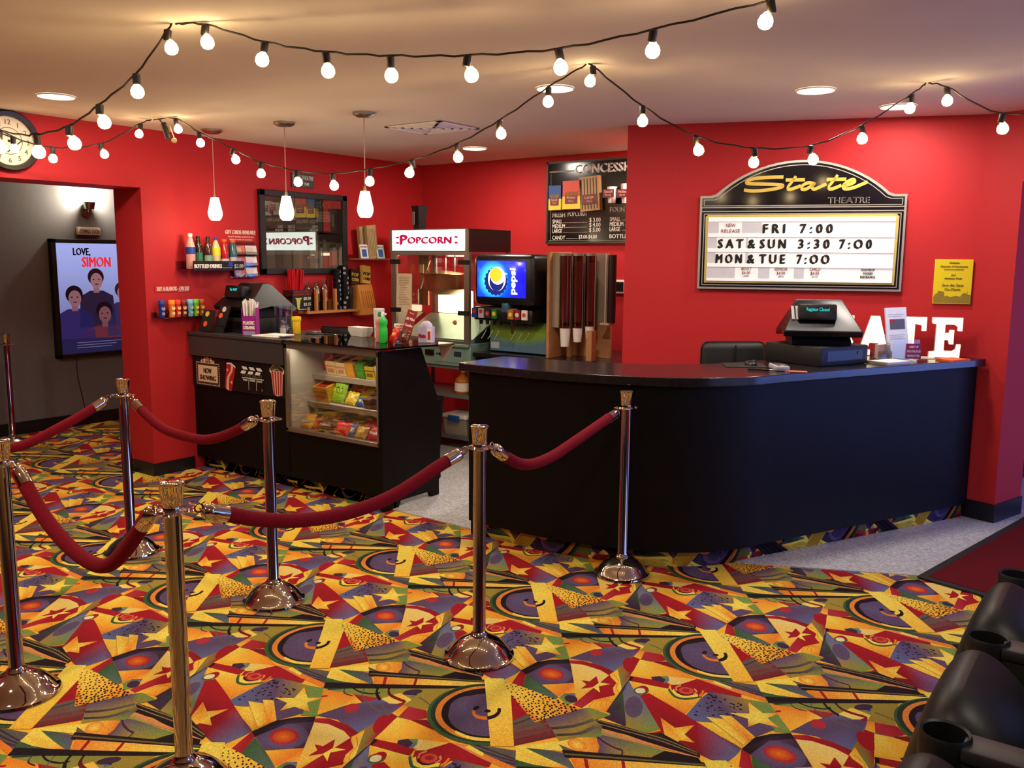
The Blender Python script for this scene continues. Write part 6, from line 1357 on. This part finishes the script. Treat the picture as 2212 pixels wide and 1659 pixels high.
# ------------------------------------------------ service counter clutter
Z=1.1105
t=thing('candy_clip_card','black display cards with orange round prints leaning on the register','card',(-5.93,4.13,Z+.009),4); b=MB(); M=Matrix.Rotation(math.radians(-18),4,'X'); b.box(-.10,.03,0,.008,0,.17,M); b.obj('card_front',BPLM,t)
b=MB(); b.box(.02,.14,.03,.038,.06,.23,M@Matrix.Rotation(math.radians(6),4,'Y')); b.box(.02,.14,.03,.038,0,.06,M); b.obj('card_back',BPLM,t)
b=MB()
for x,z,cc in ((-.045,.06,(236,90,60)),(.075,.14,(236,100,70)),(-.045,.14,(230,190,60)),(.10,.19,(220,200,190))): b.m(C(*cc,.5)).lathe([(0,0),(.022,0),(.022,.002)],seg=14,M=M@Matrix.Translation((x,-.001 if x<0 else .029,z))@R90)
b.obj('printed_discs',None,t)
t=thing('straw_box','purple box of white plastic straws on the service counter','straw box',(-5.47,4.185,Z),30); b=MB()
for (x0,x1,y0,y1,h) in ((-.055,.055,-.035,-.032,.15),(-.055,.055,.032,.035,.23),(-.055,-.052,-.035,.035,.21),(.052,.055,-.035,.035,.21)): b.box(x0,x1,y0,y1,0,h)
b.box(-.055,.055,-.035,.035,0,.004); b.obj('carton',C(150,30,130,.45),t); b=MB(); b.m(WINK).text('PLASTIC',0,.085,.036,-.036,.085,bold=.03); b.text('STRAWS',0,.05,.036,-.036,.085,bold=.03); b.m(C(150,140,170,.5)).box(-.045,.045,-.0358,-.035,.005,.035); b.obj('box_lettering',None,t)
b=MB()
for k in range(34):
    x=random.uniform(-.045,.045); y=random.uniform(-.026,.026); b.tube([(x*.8,y*.8,.006),(x*1.15,y,.25+random.uniform(-.02,.03))],.0045,6)
b.obj('white_straws',WHITE,t)
t=thing('clear_beaker','tall clear plastic tumbler with paper scraps inside on the service counter','tumbler',(-5.47,4.50,Z)); b=MB(); b.lathe([(0,.0),(.066,.0),(.072,.21),(.069,.21),(.063,.006),(0,.006)],seg=28); b.obj('tumbler_wall',ACRYL,t)
b=MB()
for k in range(14): a=random.uniform(0,6.28); r=random.uniform(0,.045); b.tube([(r*math.cos(a),r*math.sin(a),.008+.003*k),(r*math.cos(a+1.5),r*math.sin(a+1.5),.016+.003*k),(r*.8*math.cos(a+2.4),r*.8*math.sin(a+2.4),.014+.0036*k)],.003,5)
b.obj('paper_scraps',PAPER,t)
t=thing('salt_shaker','small glass shaker with white salt beside the yellow bottle','shaker',(-5.375,4.41,Z)); b=MB(); b.lathe([(0,0),(.022,0),(.022,.045),(0,.045)],seg=16); b.obj('salt',WHITE,t); b=MB(); b.lathe([(.0235,0),(.0235,.06),(.017,.085),(.017,.09)],seg=16); b.obj('glass_wall',GLASS,t); b=MB(); b.lathe([(0,.088),(.019,.088),(.019,.1),(.01,.108),(0,.108)],seg=16); b.obj('metal_cap',STEEL,t)
t=thing('yellow_bottle','yellow seasoning bottle with flip lid on the service counter','bottle',(-5.325,4.50,Z)); b=MB(); b.rbox(-.026,.026,-.02,.02,0,.105,.006); b.obj('bottle_body',C(232,190,20,.4),t); b=MB(); b.rbox(-.03,.03,-.024,.024,.1,.135,.006); b.obj('flip_lid',C(240,214,40,.4),t)
t=thing('napkin_pile','flat pile of white napkins at the front edge of the service counter','napkins',(-5.27,4.21,Z),6); b=MB(); b.rbox(-.14,.12,-.06,.07,0,.012,.005); b.rbox(-.05,.16,-.04,.08,.012,.022,.005); b.obj('folded_sheets',PAPER,t)
t=thing('stapler_tin','small silver and black box lying on the counter behind the case','box',(-5.20,4.56,Z),12); b=MB(); b.rbox(-.055,.05,-.03,.03,0,.03,.006); b.obj('silver_case',STEEL,t); b=MB(); b.rbox(-.06,.055,-.034,.034,0,.008,.003); b.obj('black_base',BPL,t)
t=thing('ink_pen','dark pen lying beside the silver box on the counter','pen',(-5.07,4.58,Z+.001),0); b=MB(); b.cyl((-.05,0,.006),(.06,.02,.006),.0055,.004,8); b.obj('barrel',BPL,t); b=MB(); b.cyl((.06,.02,.006),(.075,.0227,.006),.004,.001,8); b.obj('tip',STEEL,t)
Z=1.1135
t=thing('food_tray','white paper food tray stack at the back of the glass top','tray',(-4.80,4.665,Z),-10); b=MB()
for k in range(3):
    z=.012*k; A=[(-.075,-.035),(.075,-.035),(.075,.035),(-.075,.035)]; lo=[b.bm.verts.new((x,y,z)) for x,y in A]; hi=[b.bm.verts.new((x*1.3,y*1.4,z+.045)) for x,y in A]
    b.bm.faces.new(lo)
    for i in range(4): b.bm.faces.new([lo[i],lo[(i+1)%4],hi[(i+1)%4],hi[i]])
b.obj('paper_trays',PAPER,t)
t=thing('paper_cup_roll','tall white sleeve of paper cups standing on the glass top','cups',(-4.60,4.66,Z)); b=MB(); b.lathe([(0,0),(.034,0),(.040,.20),(.042,.205),(.04,.215),(0,.215)],seg=20); b.obj('cup_sleeve',C(226,230,220,.5),t); b=MB(); b.lathe([(.0365,.06),(.0368,.068)],seg=20); b.obj('printed_mark',C(150,170,160,.5),t)
def spray(label,x,y,c1,c2,h):
    t=thing('syrup_bottle',label,'bottle',(x,y,Z),0,'plastic bottles on the glass top'); b=MB(); b.lathe([(0,0),(.028,0),(.03,.01),(.03,h*.45),(.024,h*.52),(.03,h*.6),(.03,h*.72),(.012,h*.85),(0,h*.85)],seg=18); b.obj('bottle_body',C(*c1,.25),t); b=MB(); b.lathe([(0,h*.84),(.014,h*.84),(.014,h*.93),(.009,h),(0,h)],seg=14); b.box(-.006,.03,-.006,.006,h*.9,h*.96); b.obj('pump_cap',C(*c2,.4),t)
spray('pink plastic bottle with green cap on the glass top',-4.375,4.44,(226,140,150),(40,120,80),.21)
spray('bright green plastic bottle with white cap on the glass top',-4.315,4.41,(50,200,70),(240,240,236),.215)
t=thing('leaflet_stand','white red and blue leaflet in a clear stand on the glass top','leaflet',(-4.245,4.51,Z),20); b=MB(); M=Matrix.Rotation(math.radians(-8),4,'X'); b.box(-.055,.055,0,.004,0,.13,M); b.box(-.055,.055,0,.05,0,.003); b.obj('card',PAPER,t); b=MB(); b.m(C(200,30,60,.5)).text('YOU MAKE IT',0,.108,.016,-.001,.09,M=M); b.text('HAPPEN',0,.088,.02,-.001,.08,M=M); b.m(C(50,80,160,.5)).box(-.045,.03,-.001,0,.01,.08,M); b.obj('print',None,t)
t=thing('combo_card','tall maroon MINI COMBO price card leaning on the glass top','card',(-4.18,4.47,Z),25); b=MB(); M=Matrix.Rotation(math.radians(15),4,'Y')@Matrix.Rotation(math.radians(-8),4,'X'); b.box(-.035,.035,0,.004,0,.235,M); b.obj('card_panel',C(140,32,38,.5),t); b=MB(); b.m(C(250,220,200,.5)).text('Kids',0,.21,.014,-.001,.03,M=M); b.text('$5 Mini',0,.165,.026,-.001,.058,M=M,bold=.03); b.text('Combo',0,.12,.026,-.001,.055,M=M,bold=.03)
for k,s in enumerate(('small popcorn','small drink','fruit snacks')): b.text(s,0,.085-.02*k,.014,-.001,.05,M=M)
b.obj('card_lettering',None,t)
candybag('small red crumpled snack bag in front of the maroon card',-4.205,4.385,Z+.002,.075,.10,.03,(206,40,34),(236,190,80),tilt=-20,rz=-10,lean=12,name='snack_bag',group='snack bags on the glass top',cat='snack bag')
candybag('small brown and cream snack bag by the maroon card',-4.12,4.42,Z+.002,.06,.09,.03,(90,56,36),(220,190,130),tilt=-15,lean=-12,name='snack_bag',group='snack bags on the glass top',cat='snack bag')
t=thing('goodie_box','small white red and lilac snack box at the right corner of the glass top','box',(-4.10,4.62,Z),18); b=MB(); b.box(-.05,.05,-.03,.03,0,.11); b.ball((0,0,.115),.045,14,8,(1,.6,.8)); b.obj('carton',C(206,196,226,.5),t); b=MB(); b.m(C(190,30,60,.5)).text('Nuts',-.02,.035,.04,-.031,.05,bold=.03); b.m(WHITE).box(.015,.05,-.032,-.03,.005,.1); b.m(C(200,40,60,.5)).box(.022,.043,-.033,-.032,.02,.08); b.obj('print',None,t)
def officechair(label,x,y,rz,zt):
    t=thing('office_chair',label,'chair',(x,y,.008),rz,'black office chairs behind the counters'); b=MB(); b.rbox(-.22,.22,-.03,.05,zt-.52,zt,.05,3); b.obj('backrest',BPLM,t); b=MB(); b.rbox(-.005,.005,-.036,-.03,zt-.5,zt-.02,.002); b.obj('seam',BPL,t)
    b=MB(); b.rbox(-.23,.23,-.45,.0,.5,.58,.03); b.obj('seat',BPLM,t); b=MB(); b.cyl((0,-.22,.08),(0,-.22,.5),.03); b.obj('column',BPL,t)
    for k in range(5):
        a=k*2*math.pi/5; b=MB(); b.tube([(0,-.22,.1),(.26*math.cos(a),-.22+.26*math.sin(a),.07)],.018,8); lg=b.obj('leg',BPL,t); b=MB(); b.ball((.26*math.cos(a),-.22+.26*math.sin(a),.03),.03,10,8); b.obj('caster',BPL,lg)
officechair('black padded office chair behind the glass case, against the left wall',-5.62,5.22,8,1.10)
officechair('black padded office chair tucked behind the bar counter register',-2.22,5.55,40,1.16)
# ------------------------------------------------ bar counter clutter
Z=1.0805
t=thing('mouse_mat','black mouse mat on the bar counter left of the register','mat',(-1.94,5.02,Z),30); b=MB(); b.rbox(-.12,.12,-.10,.10,0,.004,.0018,1); b.obj('mat_sheet',BPLM,t)
t=thing('computer_mouse','black computer mouse on the mat by the register','mouse',(-1.90,5.02,Z+.0045),50); b=MB(); b.ball((0,0,.0),.05,18,10,(.62,1.0,.62)); bmesh.ops.bisect_plane(b.bm,geom=b.bm.verts[:]+b.bm.edges[:]+b.bm.faces[:],plane_co=(0,0,0),plane_no=(0,0,-1),clear_outer=True); bmesh.ops.holes_fill(b.bm,edges=b.bm.edges[:]); b.obj('mouse_shell',BPL,t); b=MB(); b.cyl((-.004,-.03,.027),(.004,-.03,.027),.008); b.obj('scroll_wheel',C(70,70,74,.4),t)
t=thing('card_terminal','grey card payment terminal with coloured keys on the bar counter','card terminal',(-1.71,4.96,Z),35); b=MB(); b.rbox(-.04,.04,-.09,.08,0,.03,.01); b.obj('terminal_body',C(176,180,184,.35),t); b=MB(); b.box(-.03,.03,.02,.065,.03,.032); b.obj('screen',C(40,60,60,.2),t); b=MB()
for i in range(3):
    for j in range(4): b.m(C(*((196,60,50),(210,190,60),(60,150,80))[i],.4) if j==0 else C(90,94,98,.4)).box(-.03+.022*i,-.014+.022*i,-.078+.022*j,-.062+.022*j,.03,.0335)
b.obj('keypad',None,t)
t=thing('ball_pen','silver and black pen lying on the bar counter edge','pen',(-1.77,4.83,Z+.001),15); b=MB(); b.cyl((-.07,0,.006),(.05,0,.006),.006,.006,10); b.obj('black_barrel',BPL,t); b=MB(); b.cyl((.05,0,.006),(.08,0,.006),.0055,.002,10); b.box(-.03,.0,.0,.003,.01,.013); b.obj('silver_tip',STEEL,t)
t=thing('orange_notepaper','orange slip of paper beside the register drawer','paper',(-1.60,4.93,Z),20); b=MB(); b.box(-.06,.06,-.03,.03,0,.002); b.obj('sheet',C(214,100,60,.6),t)
t=thing('white_notepad','white notepad lying by the counter edge below the newsletter stand','notepad',(-1.29,5.72,Z),66); b=MB(); b.box(-.12,.12,-.07,.07,0,.014); b.obj('paper_block',PAPER,t); b=MB(); b.box(-.12,-.10,-.071,.071,0,.016); b.obj('binding',C(190,180,170,.5),t)
t=thing('orange_flyers','flat stack of orange flyers at the far end of the bar counter','flyers',(-1.0,6.13,Z),66); b=MB(); b.box(-.09,.09,-.06,.06,0,.012); b.obj('paper_block',C(232,90,24,.6),t)
t=thing('clear_brochures','loose white and clear brochures lying before the letter E','brochures',(-1.2,6.15,Z),30); b=MB(); b.box(-.09,.08,-.05,.05,0,.003); b.box(-.05,.09,-.02,.06,.003,.006); b.obj('sheets',C(226,206,190,.4),t)
t=thing('newsletter_holder','clear holder with white newsletters and a maroon KEEP UP label','leaflet holder',(-1.265,5.94,Z+.006),35)
b=MB(); M=Matrix.Translation((0,.02,0))@Matrix.Rotation(math.radians(-11),4,'X'); b.box(-.085,.085,.02,.024,0,.16,M); b.box(-.085,.085,-.055,-.052,0,.13); b.box(-.085,.085,-.055,.05,0,.003); b.box(-.085,-.082,-.055,.03,0,.1); b.box(.082,.085,-.055,.03,0,.1); b.obj('acrylic_pocket',ACRYL,t)
b=MB(); b.box(-.072,.06,.0,.018,.004,.33,M@Matrix.Rotation(math.radians(-3),4,'Y')); nl=b.obj('newsletters',C(226,230,244,.5),t); b=MB(); MM=M@Matrix.Rotation(math.radians(-3),4,'Y'); b.m(C(90,90,110,.5)).box(-.05,.045,-.001,0,.19,.255,MM); b.m(C(170,40,60,.5)).box(-.05,-.02,-.0015,0,.235,.255,MM); b.m(C(170,176,196,.5))
for k in range(5): b.box(-.055,.04-.01*(k%2),-.001,0,.285-.012*(k+9 if k>1 else k),.287-.012*(k+9 if k>1 else k),MM)
b.obj('printed_page',None,nl)
b=MB(); b.box(.0,.095,-.062,-.058,.01,.105); lb=b.obj('maroon_label',C(150,34,80,.5),t); b=MB(); b.m(C(250,230,240,.5)).text('KEEP UP',.0475,.078,.02,-.0625,.055); b.text('WITH THE STATE',.0475,.05,.02,-.0625,.085); b.text('NEWSLETTER',.0475,.022,.02,-.0625,.075); b.obj('label_lettering',None,lb)
t=thing('receipt_printer_stand','clear card holder with pale cards beside the register','card holder',(-1.40,5.98,Z),60); b=MB(); b.box(-.05,.05,-.03,.03,0,.004); b.box(-.05,.05,.02,.024,0,.15); b.box(-.05,.05,-.03,-.027,0,.05); b.obj('acrylic_stand',ACRYL,t); b=MB(); b.box(-.042,.042,-.02,.01,.004,.09); b.obj('cards',C(226,196,190,.5),t)
